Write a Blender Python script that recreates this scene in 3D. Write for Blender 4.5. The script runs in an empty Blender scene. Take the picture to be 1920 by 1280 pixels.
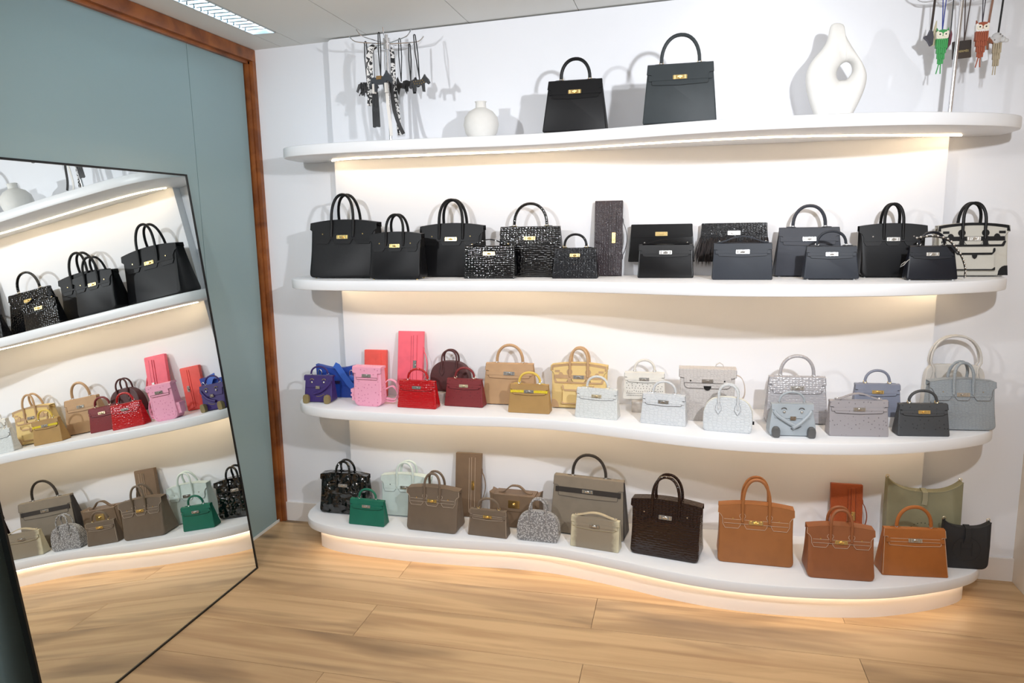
import bpy, math, random
from mathutils import Vector, Matrix
random.seed(7)
SC = bpy.context.scene
COL = SC.collection
PI = math.pi

# ------------------------------------------------------------------ camera
cam_d = bpy.data.cameras.new('camera')
cam_d.sensor_width = 36.0
cam_d.lens = 36.0 * 1340.4 / 1920.0
cam_d.clip_start = 0.05
cam = bpy.data.objects.new('camera', cam_d)
COL.objects.link(cam)
r_ = Vector((0.9736, 0.2275, -0.0175)).normalized()
f_ = Vector((-0.2272, 0.9602, -0.1623)).normalized()
u_ = r_.cross(f_).normalized()
r_ = f_.cross(u_).normalized()
mw = Matrix.Identity(4)
for i in range(3):
    mw[i][0], mw[i][1], mw[i][2] = r_[i], u_[i], -f_[i]
mw[0][3], mw[1][3], mw[2][3] = 1.977, -3.1872, 1.5083
cam.matrix_world = mw
SC.camera = cam

# ------------------------------------------------------------------ world, lights, exposure
world = bpy.data.worlds.new('world')
SC.world = world
world.use_nodes = True
bgn = world.node_tree.nodes['Background']
bgn.inputs[0].default_value = (0.9, 0.95, 1.0, 1)
bgn.inputs[1].default_value = 0.25
vs = SC.view_settings
vs.view_transform = 'Standard'
vs.look = 'None'
vs.exposure = -0.3
vs.gamma = 1.0
vs.use_curve_mapping = False


def lamp(name, kind, loc, target, power, color, **kw):
    d = bpy.data.lights.new(name, kind)
    d.energy = power
    d.color = color
    for k, v in kw.items():
        setattr(d, k, v)
    o = bpy.data.objects.new(name, d)
    COL.objects.link(o)
    o.location = loc
    o.rotation_euler = (Vector(target) - Vector(loc)).to_track_quat('-Z', 'Y').to_euler()
    return o


lamp('track_spot', 'SPOT', (2.70, -2.25, 2.08), (1.75, -0.2, 1.5), 165, (0.93, 0.96, 1.0), spot_size=2.05, spot_blend=1.0, shadow_soft_size=0.035)
lamp('track_spot', 'SPOT', (0.45, -2.25, 2.08), (1.2, -0.2, 1.5), 84, (0.94, 0.97, 1.0), spot_size=2.05, spot_blend=1.0, shadow_soft_size=0.035)
lamp('wall_washer', 'SPOT', (2.24, -0.62, 2.33), (2.24, -0.05, 2.05), 3.5, (0.97, 0.98, 1.0), spot_size=1.5, spot_blend=0.9, shadow_soft_size=0.04)
lamp('fill_light', 'AREA', (1.7, -2.3, 2.33), (1.7, -2.3, 0), 27, (0.95, 0.97, 1.0), shape='RECTANGLE', size=1.2, size_y=0.6)  # added out-of-view area lamp for soft overhead fill


# ------------------------------------------------------------------ materials
def lin(c):
    out = []
    for v in c[:3]:
        v = v / 255.0
        out.append(v / 12.92 if v <= 0.04045 else ((v + 0.055) / 1.055) ** 2.4)
    return (out[0], out[1], out[2], 1.0)


MATS = {}


def newmat(name):
    m = bpy.data.materials.new(name)
    m.use_nodes = True
    nt = m.node_tree
    return m, nt, nt.nodes['Principled BSDF']


def N(nt, t, **kw):
    n = nt.nodes.new(t)
    for k, v in kw.items():
        setattr(n, k, v)
    return n


def plain(name, c, rough=0.5, metal=0.0, spec=0.5, emit=None, es=0.0):
    if name in MATS:
        return MATS[name]
    m, nt, p = newmat(name)
    p.inputs['Base Color'].default_value = lin(c)
    p.inputs['Roughness'].default_value = rough
    p.inputs['Metallic'].default_value = metal
    p.inputs['Specular IOR Level'].default_value = spec
    if emit:
        p.inputs['Emission Color'].default_value = lin(emit)
        p.inputs['Emission Strength'].default_value = es
    MATS[name] = m
    return m


def leather(name, c, kind='grain', rough=0.5, c2=None, scale=None, spec=0.45):
    if name in MATS:
        return MATS[name]
    m, nt, p = newmat(name)
    L = nt.links.new
    p.inputs['Roughness'].default_value = rough
    p.inputs['Specular IOR Level'].default_value = spec
    tc = N(nt, 'ShaderNodeTexCoord')
    bump = N(nt, 'ShaderNodeBump')
    L(bump.outputs[0], p.inputs['Normal'])
    mix = N(nt, 'ShaderNodeMix', data_type='RGBA')
    mix.inputs[6].default_value = lin(c)
    mix.inputs[7].default_value = lin(c2 if c2 else [v * 0.72 for v in c])
    L(mix.outputs[2], p.inputs['Base Color'])
    if kind == 'grain':
        v = N(nt, 'ShaderNodeTexVoronoi', feature='DISTANCE_TO_EDGE')
        v.inputs['Scale'].default_value = scale or 700
        L(tc.outputs['Object'], v.inputs['Vector'])
        L(v.outputs['Distance'], bump.inputs['Height'])
        bump.inputs['Strength'].default_value = 0.12
        bump.inputs['Distance'].default_value = 0.0006
        n = N(nt, 'ShaderNodeTexNoise')
        n.inputs['Scale'].default_value = 18
        L(tc.outputs['Object'], n.inputs['Vector'])
        mr = N(nt, 'ShaderNodeMapRange')
        mr.inputs[1].default_value = 0.45
        mr.inputs[2].default_value = 0.8
        mr.inputs[4].default_value = 0.25
        L(n.outputs['Fac'], mr.inputs[0])
        L(mr.outputs[0], mix.inputs[0])
    elif kind in ('blotch', 'patent'):
        ns = N(nt, 'ShaderNodeTexNoise')
        ns.inputs['Scale'].default_value = 34 if kind == 'blotch' else 14
        ns.inputs['Detail'].default_value = 0.5
        L(tc.outputs['Object'], ns.inputs['Vector'])
        mp = N(nt, 'ShaderNodeMapping')
        mp.inputs['Scale'].default_value = (0.8, 1.0, 1.2)
        L(tc.outputs['Object'], mp.inputs[0])
        v = N(nt, 'ShaderNodeTexVoronoi', feature='SMOOTH_F1')
        v.inputs['Scale'].default_value = scale or 90
        v.inputs['Randomness'].default_value = 0.45
        v.inputs['Smoothness'].default_value = 0.25
        L(mp.outputs[0], v.inputs['Vector'])
        sq = N(nt, 'ShaderNodeMath', operation='POWER')
        sq.inputs[1].default_value = 2.0
        L(v.outputs['Distance'], sq.inputs[0])
        ad = N(nt, 'ShaderNodeMath', operation='MULTIPLY_ADD')
        ad.inputs[1].default_value = -0.14 if kind == 'blotch' else -1.0
        L(sq.outputs[0], ad.inputs[0])
        sc2 = N(nt, 'ShaderNodeMath', operation='MULTIPLY')
        sc2.inputs[1].default_value = 1.6 if kind == 'blotch' else 1.6
        L(ns.outputs['Fac'], sc2.inputs[0])
        L(sc2.outputs[0], ad.inputs[2])
        L(ad.outputs[0], bump.inputs['Height'])
        bump.inputs['Strength'].default_value = 1.0
        bump.inputs['Distance'].default_value = 0.016 if kind == 'blotch' else 0.0021
        mix.inputs[0].default_value = 0.0
    elif kind in ('croc', 'patent'):
        mp = N(nt, 'ShaderNodeMapping')
        mp.inputs['Scale'].default_value = (0.75, 1.0, 1.25)
        L(tc.outputs['Object'], mp.inputs[0])
        v = N(nt, 'ShaderNodeTexVoronoi', feature='DISTANCE_TO_EDGE')
        v.inputs['Scale'].default_value = scale or 95
        v.inputs['Randomness'].default_value = 0.55
        L(mp.outputs[0], v.inputs['Vector'])
        mr = N(nt, 'ShaderNodeMapRange')
        mr.inputs[1].default_value = 0.0
        mr.inputs[2].default_value = 0.16
        L(v.outputs['Distance'], mr.inputs[0])
        L(mr.outputs[0], bump.inputs['Height'])
        bump.inputs['Strength'].default_value = 0.5 if kind == 'croc' else 0.75
        bump.inputs['Distance'].default_value = 0.0012 if kind == 'croc' else 0.005
        inv = N(nt, 'ShaderNodeMapRange')
        inv.inputs[1].default_value = 0.0
        inv.inputs[2].default_value = 0.10
        inv.inputs[3].default_value = 0.6
        inv.inputs[4].default_value = 0.0
        L(v.outputs['Distance'], inv.inputs[0])
        L(inv.outputs[0], mix.inputs[0])
    elif kind == 'ostrich':
        v = N(nt, 'ShaderNodeTexVoronoi', feature='F1')
        v.inputs['Scale'].default_value = scale or 75
        v.inputs['Randomness'].default_value = 0.6
        L(tc.outputs['Object'], v.inputs['Vector'])
        mr = N(nt, 'ShaderNodeMapRange')
        mr.inputs[1].default_value = 0.10
        mr.inputs[2].default_value = 0.22
        mr.inputs[3].default_value = 1.0
        mr.inputs[4].default_value = 0.0
        L(v.outputs['Distance'], mr.inputs[0])
        L(mr.outputs[0], mix.inputs[0])
        L(mr.outputs[0], bump.inputs['Height'])
        bump.inputs['Strength'].default_value = 0.5
        bump.inputs['Distance'].default_value = 0.001
    elif kind == 'lizard':
        v = N(nt, 'ShaderNodeTexVoronoi', feature='F1')
        v.inputs['Scale'].default_value = scale or 190
        L(tc.outputs['Object'], v.inputs['Vector'])
        ns = N(nt, 'ShaderNodeTexNoise')
        ns.inputs['Scale'].default_value = 240
        L(tc.outputs['Object'], ns.inputs['Vector'])
        cr = N(nt, 'ShaderNodeValToRGB')
        e = cr.color_ramp.elements
        e[0].position = 0.20
        e[0].color = (0, 0, 0, 1)
        e[1].position = 0.34
        e[1].color = (1, 1, 1, 1)
        x = e.new(0.52)
        x.color = (0.15, 0.15, 0.15, 1)
        ad = N(nt, 'ShaderNodeMath', operation='MULTIPLY_ADD')
        ad.inputs[1].default_value = 0.45
        L(ns.outputs['Fac'], ad.inputs[0])
        L(v.outputs['Distance'], ad.inputs[2])
        sb = N(nt, 'ShaderNodeMath', operation='SUBTRACT')
        sb.inputs[1].default_value = 0.2
        L(ad.outputs[0], sb.inputs[0])
        L(sb.outputs[0], cr.inputs[0])
        L(cr.outputs[0], mix.inputs[0])
        L(cr.outputs[0], bump.inputs['Height'])
        bump.inputs['Strength'].default_value = 0.3
        bump.inputs['Distance'].default_value = 0.0006
    elif kind == 'lizardcream':
        sx = N(nt, 'ShaderNodeSeparateXYZ')
        L(tc.outputs['Object'], sx.inputs[0])
        ab = N(nt, 'ShaderNodeMath', operation='ABSOLUTE')
        L(sx.outputs[0], ab.inputs[0])
        ns = N(nt, 'ShaderNodeTexNoise')
        ns.inputs['Scale'].default_value = 45
        L(tc.outputs['Object'], ns.inputs['Vector'])
        ma = N(nt, 'ShaderNodeMath', operation='MULTIPLY_ADD')
        ma.inputs[1].default_value = 0.03
        L(ns.outputs['Fac'], ma.inputs[0])
        L(ab.outputs[0], ma.inputs[2])
        mr = N(nt, 'ShaderNodeMapRange')
        mr.inputs[1].default_value = 0.090
        mr.inputs[2].default_value = 0.116
        L(ma.outputs[0], mr.inputs[0])
        L(mr.outputs[0], mix.inputs[0])
        v = N(nt, 'ShaderNodeTexVoronoi', feature='DISTANCE_TO_EDGE')
        v.inputs['Scale'].default_value = 330
        L(tc.outputs['Object'], v.inputs['Vector'])
        L(v.outputs['Distance'], bump.inputs['Height'])
        bump.inputs['Strength'].default_value = 0.4
        bump.inputs['Distance'].default_value = 0.0008
    elif kind == 'canvas':
        b = N(nt, 'ShaderNodeTexNoise')
        b.inputs['Scale'].default_value = 600
        L(tc.outputs['Object'], b.inputs['Vector'])
        L(b.outputs['Fac'], mix.inputs[0])
        L(b.outputs['Fac'], bump.inputs['Height'])
        bump.inputs['Strength'].default_value = 0.25
        bump.inputs['Distance'].default_value = 0.0005
    m['edge'] = [v * .52 for v in c]
    MATS[name] = m
    return m


def edge_of(mat):
    c = list(mat['edge']) if 'edge' in mat else [30, 30, 32]
    return plain('edge_' + mat.name, c, .5)


def mottled(name, c, c2, scale, rough, bump_s=0.0, detail=4):
    m, nt, p = newmat(name)
    L = nt.links.new
    tc = N(nt, 'ShaderNodeTexCoord')
    n = N(nt, 'ShaderNodeTexNoise')
    n.inputs['Scale'].default_value = scale
    n.inputs['Detail'].default_value = detail
    L(tc.outputs['Object'], n.inputs['Vector'])
    mix = N(nt, 'ShaderNodeMix', data_type='RGBA')
    mix.inputs[6].default_value = lin(c)
    mix.inputs[7].default_value = lin(c2)
    L(n.outputs['Fac'], mix.inputs[0])
    L(mix.outputs[2], p.inputs['Base Color'])
    p.inputs['Roughness'].default_value = rough
    if bump_s:
        b = N(nt, 'ShaderNodeBump')
        b.inputs['Strength'].default_value = bump_s
        b.inputs['Distance'].default_value = 0.002
        L(n.outputs['Fac'], b.inputs['Height'])
        L(b.outputs[0], p.inputs['Normal'])
    return m


def wood(name, c, c2, dark, sx, sy, rough, rnd=True):
    m, nt, p = newmat(name)
    L = nt.links.new
    tc = N(nt, 'ShaderNodeTexCoord')
    oi = N(nt, 'ShaderNodeObjectInfo')
    mul = N(nt, 'ShaderNodeVectorMath', operation='SCALE')
    mul.inputs[0].default_value = (37.0, 11.0, 5.0)
    L(oi.outputs['Random'], mul.inputs['Scale'])
    add = N(nt, 'ShaderNodeVectorMath', operation='ADD')
    L(tc.outputs['Object'], add.inputs[0])
    L(mul.outputs[0], add.inputs[1])
    mp = N(nt, 'ShaderNodeMapping')
    mp.inputs['Scale'].default_value = (sx, sy, sy)
    L(add.outputs[0], mp.inputs[0])
    n1 = N(nt, 'ShaderNodeTexNoise')
    n1.inputs['Scale'].default_value = 1.0
    n1.inputs['Detail'].default_value = 7
    n1.inputs['Distortion'].default_value = 0.9
    L(mp.outputs[0], n1.inputs['Vector'])
    cr = N(nt, 'ShaderNodeValToRGB')
    e = cr.color_ramp.elements
    e[0].position = 0.32
    e[0].color = lin(c2)
    e[1].position = 0.60
    e[1].color = lin(c)
    L(n1.outputs['Fac'], cr.inputs[0])
    # knots and dark heart streaks
    mp2 = N(nt, 'ShaderNodeMapping')
    mp2.inputs['Scale'].default_value = (sx * 0.9, sy * 0.36, sy * 0.36)
    L(add.outputs[0], mp2.inputs[0])
    n2 = N(nt, 'ShaderNodeTexNoise')
    n2.inputs['Scale'].default_value = 1.1
    n2.inputs['Detail'].default_value = 3
    n2.inputs['Distortion'].default_value = 0.4
    L(mp2.outputs[0], n2.inputs['Vector'])
    mr = N(nt, 'ShaderNodeMapRange')
    mr.inputs[1].default_value = 0.53
    mr.inputs[2].default_value = 0.76
    mr.inputs[4].default_value = 0.8
    L(n2.outputs['Fac'], mr.inputs[0])
    mx = N(nt, 'ShaderNodeMix', data_type='RGBA')
    L(cr.outputs[0], mx.inputs[6])
    mx.inputs[7].default_value = lin(dark)
    L(mr.outputs[0], mx.inputs[0])
    # knots
    mp3 = N(nt, 'ShaderNodeMapping')
    mp3.inputs['Scale'].default_value = (1.7, 4.2, 4.2)
    L(add.outputs[0], mp3.inputs[0])
    vo = N(nt, 'ShaderNodeTexVoronoi', feature='F1')
    vo.inputs['Scale'].default_value = 1.0
    L(mp3.outputs[0], vo.inputs['Vector'])
    mk = N(nt, 'ShaderNodeMapRange')
    mk.inputs[1].default_value = 0.03
    mk.inputs[2].default_value = 0.17
    mk.inputs[3].default_value = 0.8
    mk.inputs[4].default_value = 0.0
    L(vo.outputs['Distance'], mk.inputs[0])
    mx2 = N(nt, 'ShaderNodeMix', data_type='RGBA')
    L(mx.outputs[2], mx2.inputs[6])
    mx2.inputs[7].default_value = lin([v * 0.6 for v in dark])
    L(mk.outputs[0], mx2.inputs[0])
    # per-plank tone
    hs = N(nt, 'ShaderNodeHueSaturation')
    mv = N(nt, 'ShaderNodeMapRange')
    mv.inputs[3].default_value = 0.93
    mv.inputs[4].default_value = 1.07
    L(oi.outputs['Random'], mv.inputs[0])
    L(mv.outputs[0], hs.inputs['Value'])
    L(mx2.outputs[2], hs.inputs['Color'])
    L(hs.outputs[0], p.inputs['Base Color'])
    b = N(nt, 'ShaderNodeBump')
    b.inputs['Strength'].default_value = 0.12
    b.inputs['Distance'].default_value = 0.001
    L(n1.outputs['Fac'], b.inputs['Height'])
    L(b.outputs[0], p.inputs['Normal'])
    p.inputs['Roughness'].default_value = rough
    return m


WHITE = mottled('white_paint', (240, 241, 245), (235, 236, 241), 3, 0.55)
CEIL = mottled('ceiling_paint', (232, 231, 226), (226, 225, 220), 2, 0.7)
SHELFM = mottled('shelf_lacquer', (240, 241, 243), (236, 237, 240), 2, 0.35)
BASEB = plain('baseboard_paint', (232, 226, 222), 0.5)
FLOORW = wood('oak_planks', (202, 169, 127), (174, 140, 102), (112, 86, 63), 1.1, 17.0, 0.42)
DARKGAP = plain('joint_dark', (96, 70, 48), 0.8)
CHERRY = wood('cherry_wood', (158, 92, 44), (120, 64, 30), (80, 42, 22), 9.0, 9.0, 0.4)
GLASSW = mottled('frosted_teal_glass', (142, 165, 168), (136, 160, 163), 1.5, 0.3)
MARBLE = mottled('cream_marble', (232, 222, 208), (206, 190, 172), 5, 0.3, 0, 8)
MBLOCK = mottled('veined_marble', (245, 240, 234), (120, 104, 92), 28, 0.25, 0, 3)
BLACKM = plain('black_metal', (16, 16, 17), 0.35, 0.3)
MIRROR = plain('mirror_silver', (238, 242, 241), 0.0, 1.0)
CHROME = plain('chrome', (232, 232, 235), 0.22, 1.0)
SILVER = plain('palladium', (214, 213, 210), 0.24, 1.0)
GOLD = plain('gold_metal', (244, 216, 150), 0.27, 1.0)
PGOLD = plain('pale_gold', (240, 226, 196), 0.34, 1.0)
LEDM = plain('led_diffuser', (255, 244, 228), 0.5, 0, 0.5, (255, 224, 180), 30.0)
LEDB = plain('led_diffuser_low', (255, 244, 228), 0.5, 0, 0.5, (255, 230, 198), 11.0)
CERAM = mottled('matte_ceramic', (232, 230, 226), (226, 224, 219), 60, 0.75, 0.15)
TUBEM = plain('fluorescent_tube', (255, 255, 255), 0.5, 0, 0.5, (225, 245, 255), 12.0)
ALU = plain('louvre_aluminium', (225, 232, 236), 0.3, 1.0)


# ------------------------------------------------------------------ mesh builder
class MB:
    def __init__(s):
        s.v, s.f = [], []

    def add(s, vs, fs):
        o = len(s.v)
        s.v += [tuple(p) for p in vs]
        s.f += [tuple(i + o for i in f) for f in fs]
        return s

    def box(s, x0, x1, y0, y1, z0, z1):
        return s.add([(x0, y0, z0), (x1, y0, z0), (x1, y1, z0), (x0, y1, z0), (x0, y0, z1), (x1, y0, z1), (x1, y1, z1), (x0, y1, z1)],
                     [(3, 2, 1, 0), (4, 5, 6, 7), (0, 1, 5, 4), (1, 2, 6, 5), (2, 3, 7, 6), (3, 0, 4, 7)])

    def prism_z(s, pts, z0, z1):
        n = len(pts)
        vs = [(p[0], p[1], z0) for p in pts] + [(p[0], p[1], z1) for p in pts]
        fs = [tuple(reversed(range(n))), tuple(range(n, 2 * n))] + [(i, (i + 1) % n, n + (i + 1) % n, n + i) for i in range(n)]
        return s.add(vs, fs)

    def prism_y(s, pts, y0, y1):       # pts (x, z) counter-clockwise seen from -y
        n = len(pts)
        vs = [(p[0], y0, p[1]) for p in pts] + [(p[0], y1, p[1]) for p in pts]
        fs = [tuple(range(n)), tuple(reversed(range(n, 2 * n)))] + [(i, n + i, n + (i + 1) % n, (i + 1) % n) for i in range(n)]
        return s.add(vs, fs)

    def rings(s, rs, cap0=True, cap1=True):
        n = len(rs[0])
        vs = [p for r in rs for p in r]
        fs = []
        for k in range(len(rs) - 1):
            for i in range(n):
                j = (i + 1) % n
                fs.append((k * n + i, k * n + j, (k + 1) * n + j, (k + 1) * n + i))
        if cap0:
            fs.append(tuple(reversed(range(n))))
        if cap1:
            fs.append(tuple(range((len(rs) - 1) * n, len(rs) * n)))
        return s.add(vs, fs)

    def tube(s, path, r, n=8, closed=False, flat=1.0):
        P = [Vector(p) for p in path]
        m = len(P)
        rs = r if isinstance(r, (list, tuple)) else [r] * m
        T = []
        for i in range(m):
            if closed:
                t = P[(i + 1) % m] - P[i - 1]
            else:
                t = P[min(i + 1, m - 1)] - P[max(i - 1, 0)]
            T.append(t.normalized() if t.length > 1e-9 else Vector((0, 0, 1)))
        ref = Vector((0, 1, 0)) if abs(T[0].y) < 0.9 else Vector((1, 0, 0))
        nn = (ref - T[0] * ref.dot(T[0])).normalized()
        rings = []
        for i in range(m):
            nn = (nn - T[i] * nn.dot(T[i]))
            nn = nn.normalized() if nn.length > 1e-9 else ref
            b = T[i].cross(nn)
            rings.append([P[i] + (nn * math.cos(a) * flat + b * math.sin(a)) * rs[i] for a in [2 * PI * k / n for k in range(n)]])
        if closed:
            rings.append(rings[0])
            return s.rings(rings, False, False)
        return s.rings(rings)

    def strap(s, path, w, t, wd=(0, 1, 0)):
        P = [Vector(p) for p in path]
        W = Vector(wd).normalized()
        m = len(P)
        rings = []
        for i in range(m):
            tg = (P[min(i + 1, m - 1)] - P[max(i - 1, 0)]).normalized()
            wv = (W - tg * W.dot(tg))
            wv = wv.normalized() if wv.length > 1e-6 else W
            nv = tg.cross(wv)
            rings.append([P[i] + wv * a * w / 2 + nv * b * t / 2 for a, b in ((-1, -1), (1, -1), (1, 1), (-1, 1))])
        return s.rings(rings)

    def lathe(s, prof, n=24, c=(0, 0, 0), sy=1.0):
        rs = [[(c[0] + r * math.cos(2 * PI * k / n), c[1] + sy * r * math.sin(2 * PI * k / n), c[2] + z) for k in range(n)] for r, z in prof]
        return s.rings(rs)

    def ball(s, c, r, n=10, m=6, sc=(1, 1, 1)):
        rs = []
        for k in range(m + 1):
            a = -PI / 2 + PI * k / m
            q = max(math.cos(a), 0.02)
            rs.append([(c[0] + r * sc[0] * q * math.cos(2 * PI * i / n), c[1] + r * sc[1] * q * math.sin(2 * PI * i / n), c[2] + r * sc[2] * math.sin(a)) for i in range(n)])
        return s.rings(rs)

    def cyl_y(s, x, z, y0, y1, r, n=12):
        return s.prism_y([(x + r * math.cos(2 * PI * k / n), z + r * math.sin(2 * PI * k / n)) for k in range(n)], y0, y1)

    def build(s, name, mat, parent=None, ang=35, loc=None):
        me = bpy.data.meshes.new(name)
        me.from_pydata(s.v, [], s.f)
        me.polygons.foreach_set('use_smooth', [True] * len(me.polygons))
        me.set_sharp_from_angle(angle=math.radians(ang))
        me.materials.append(mat)
        o = bpy.data.objects.new(name, me)
        COL.objects.link(o)
        if parent:
            o.parent = parent
        if loc:
            o.location = loc
        return o


def tag(o, label, cat, group=None):
    o['label'] = label
    o['category'] = cat
    if group:
        o['group'] = group
    return o


def struct(o):
    o['kind'] = 'structure'
    return o


def thing(name, label, cat, loc, yaw=0.0, lean=0.0, group=None):
    o = bpy.data.objects.new(name, None)
    COL.objects.link(o)
    o.empty_display_size = 0.02
    o.location = loc
    o.rotation_euler = (-math.radians(lean), 0, math.radians(yaw))
    return tag(o, label, cat, group)


def round_poly(pts, r, n=4):
    out = []
    m = len(pts)
    rs = r if isinstance(r, (list, tuple)) else [r] * m
    for i in range(m):
        p0, p, p1 = Vector(pts[i - 1]), Vector(pts[i]), Vector(pts[(i + 1) % m])
        if rs[i] <= 0:
            out.append((p.x, p.y))
            continue
        a, b = (p0 - p), (p1 - p)
        q = min(rs[i], a.length * 0.45, b.length * 0.45)
        A, B = p + a.normalized() * q, p + b.normalized() * q
        for k in range(n + 1):
            t = k / n
            v = A * (1 - t) ** 2 + p * 2 * t * (1 - t) + B * t * t
            out.append((v.x, v.y))
    return out


def interp(x, xs, ys):
    if x <= xs[0]:
        return ys[0]
    for i in range(len(xs) - 1):
        if x <= xs[i + 1]:
            t = (x - xs[i]) / (xs[i + 1] - xs[i])
            return ys[i] + (ys[i + 1] - ys[i]) * t
    return ys[-1]


def catmull(pts, sub=5):
    out = []
    n = len(pts)
    for i in range(n - 1):
        p0, p1, p2, p3 = Vector(pts[max(i - 1, 0)]), Vector(pts[i]), Vector(pts[i + 1]), Vector(pts[min(i + 2, n - 1)])
        for k in range(sub):
            t = k / sub
            out.append(tuple(0.5 * ((2 * p1) + (p2 - p0) * t + (2 * p0 - 5 * p1 + 4 * p2 - p3) * t * t + (3 * p1 - p0 - 3 * p2 + p3) * t ** 3)))
    out.append(tuple(pts[-1]))
    return out


# ------------------------------------------------------------------ room shell
RW = 3.35          # right wall x
FY = -4.3          # wall behind the viewer


def cz(x):
    return 2.338 + 0.028 * x


struct(MB().box(-0.1, RW + 0.1, 0.0, 0.1, -0.02, 2.5).build('wall_back', WHITE))
struct(MB().box(-0.16, RW + 0.1, FY - 0.1, FY, -0.02, 2.5).build('wall_front', WHITE))
struct(MB().box(RW, RW + 0.1, FY, 0.0, -0.02, 2.5).build('wall_right', MARBLE))
# raised back panel carrying the shelves
pn = MB()
ol = round_poly([(0.402, 0.0), (2.97, 0.0), (2.97, cz(2.97) - 0.006), (0.402, cz(0.402) - 0.006)], [0, 0, 0.02, 0.02])
pn.prism_y(ol, -0.05, -0.0005)
struct(pn.build('trim_1', WHITE))
# floor
flo = struct(MB().box(-0.1, RW + 0.1, FY - 0.1, 0.1, -0.06, -0.0035).build('floor', DARKGAP))
PW = 0.2245
row = 0
y1 = -0.036
planks = []
while y1 > FY:
    ys, ye = max(y1 - PW, FY), y1
    off = 0.812 if row % 2 == 1 else 1.676
    xs = [-0.09] + [x for x in (off - 1.797, off, off + 1.797) if -0.09 < x < RW] + [RW]
    for a, b in zip(xs[:-1], xs[1:]):
        ln = b - a
        m = MB()
        g = 0.0008
        hw, hd = ln / 2 - g, (ye - ys) / 2 - g
        m.rings([[(-hw, -hd, -0.003), (hw, -hd, -0.003), (hw, hd, -0.003), (-hw, hd, -0.003)],
                 [(-hw, -hd, -0.0008), (hw, -hd, -0.0008), (hw, hd, -0.0008), (-hw, hd, -0.0008)],
                 [(-hw + .001, -hd + .001, 0), (hw - .001, -hd + .001, 0), (hw - .001, hd - .001, 0), (-hw + .001, hd - .001, 0)]])
        o = m.build('plank', FLOORW, flo, loc=((a + b) / 2, (ys + ye) / 2, 0))
    y1 -= PW
    row += 1
m = MB().box(-0.05, RW, -0.035, 0, -0.003, 0).build('plank', FLOORW, flo)
# baseboards
struct(MB().box(0.0, 0.4015, -0.012, -0.0005, 0, 0.099).build('baseboard_left', BASEB))
struct(MB().box(2.9705, RW, -0.012, -0.0005, 0, 0.099).build('baseboard_right', BASEB))
# ceiling in long metal panels
ceil = bpy.data.objects.new('ceiling', None)
COL.objects.link(ceil)
struct(ceil)
FX0, FX1, FYB, FYE = 0.142, 0.252, -0.235, -1.46


def cpanel(x0, x1, y0, y1):
    g = 0.0015
    x0 += g
    x1 -= g
    m = MB()
    m.add([(x0, y0, cz(x0)), (x1, y0, cz(x1)), (x1, y1, cz(x1)), (x0, y1, cz(x0)), (x0, y0, cz(x0) + .02), (x1, y0, cz(x1) + .02), (x1, y1, cz(x1) + .02), (x0, y1, cz(x0) + .02)],
          [(3, 2, 1, 0), (4, 5, 6, 7), (0, 1, 5, 4), (1, 2, 6, 5), (2, 3, 7, 6), (3, 0, 4, 7)])
    m.build('panel', CEIL, ceil)


cpanel(-0.06, FX0, FY, 0)
cpanel(FX1, 0.59, FY, 0)
cpanel(FX0, FX1, FYB, 0)
cpanel(FX0, FX1, FY, FYE)
cx = 0.59
while cx < RW:
    cpanel(cx, min(cx + 0.476, RW), FY, 0)
    cx += 0.476
MB().box(-0.1, RW, FY, 0.0, 2.46, 2.48).build('backing', CEIL, ceil)
# left partition: frosted glass panes in a cherry frame
part = bpy.data.objects.new('wall_left', None)
COL.objects.link(part)
struct(part)
ys = [-0.05, -0.449, -1.65, -2.85, FY]
for a, b in zip(ys[:-1], ys[1:]):
    MB().box(-0.048, -0.036, b + 0.0015, a - 0.0015, 0.0, 2.30).build('pane', GLASSW, part)
MB().box(-0.1, -0.05, FY, 0, 0, 2.42).build('backing', plain('partition_core', (70, 84, 86), 0.6), part)
MB().box(-0.036, -0.030, FY, -0.035, 0.0, 0.012).build('sill_strip', plain('sill_white', (222, 224, 220), 0.4), part)
fr = MB()
fr.box(-0.049, -0.0185, -0.036, -0.0005, 0, 2.283)
fr.box(-0.0175, 0.0, -0.026, -0.0005, 0, 2.283)
fr.build('jamb', CHERRY, part)
fr = MB()
fr.box(-0.049, -0.0185, FY, -0.0005, 2.270, 2.336)
fr.box(-0.0175, 0.0, FY, -0.0005, 2.284, 2.336)
fr.build('header', CHERRY, part)
# ------------------------------------------------------------------ ceiling luminaire
lt = thing('recessed_light', 'recessed fluorescent ceiling light with shiny louvre beside the wooden frame', 'ceiling light', ((FX0 + FX1) / 2, (FYB + FYE) / 2, cz(0.2)))
hl = (FYB - FYE) / 2
hw = (FX1 - FX0) / 2
m = MB()
m.box(-hw, -hw + .004, -hl, hl, -0.003, 0.06)
m.box(hw - .004, hw, -hl, hl, -0.003, 0.06)
m.box(-hw, hw, -hl, -hl + .004, -0.003, 0.06)
m.box(-hw, hw, hl - .004, hl, -0.003, 0.06)
m.box(-hw, hw, -hl, hl, 0.058, 0.062)
m.build('housing', ALU, lt)
MB().tube([(0, -hl + .03, 0.042), (0, hl - .03, 0.042)], 0.011, 10).build('tube', TUBEM, lt)
lv = MB()
lv.add([(-.0475, 0, 0), (.0475, 0, 0), (.0475, .004, .028), (-.0475, .004, .028), (-.0475, .012, 0), (.0475, .012, 0), (.0475, .008, .028), (-.0475, .008, .028)],
       [(0, 1, 2, 3), (5, 4, 7, 6), (1, 0, 4, 5), (3, 2, 6, 7)])
lv0 = lv.build('blade', ALU, lt, loc=(0, -hl + .03, 0.002))
k = 1
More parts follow.
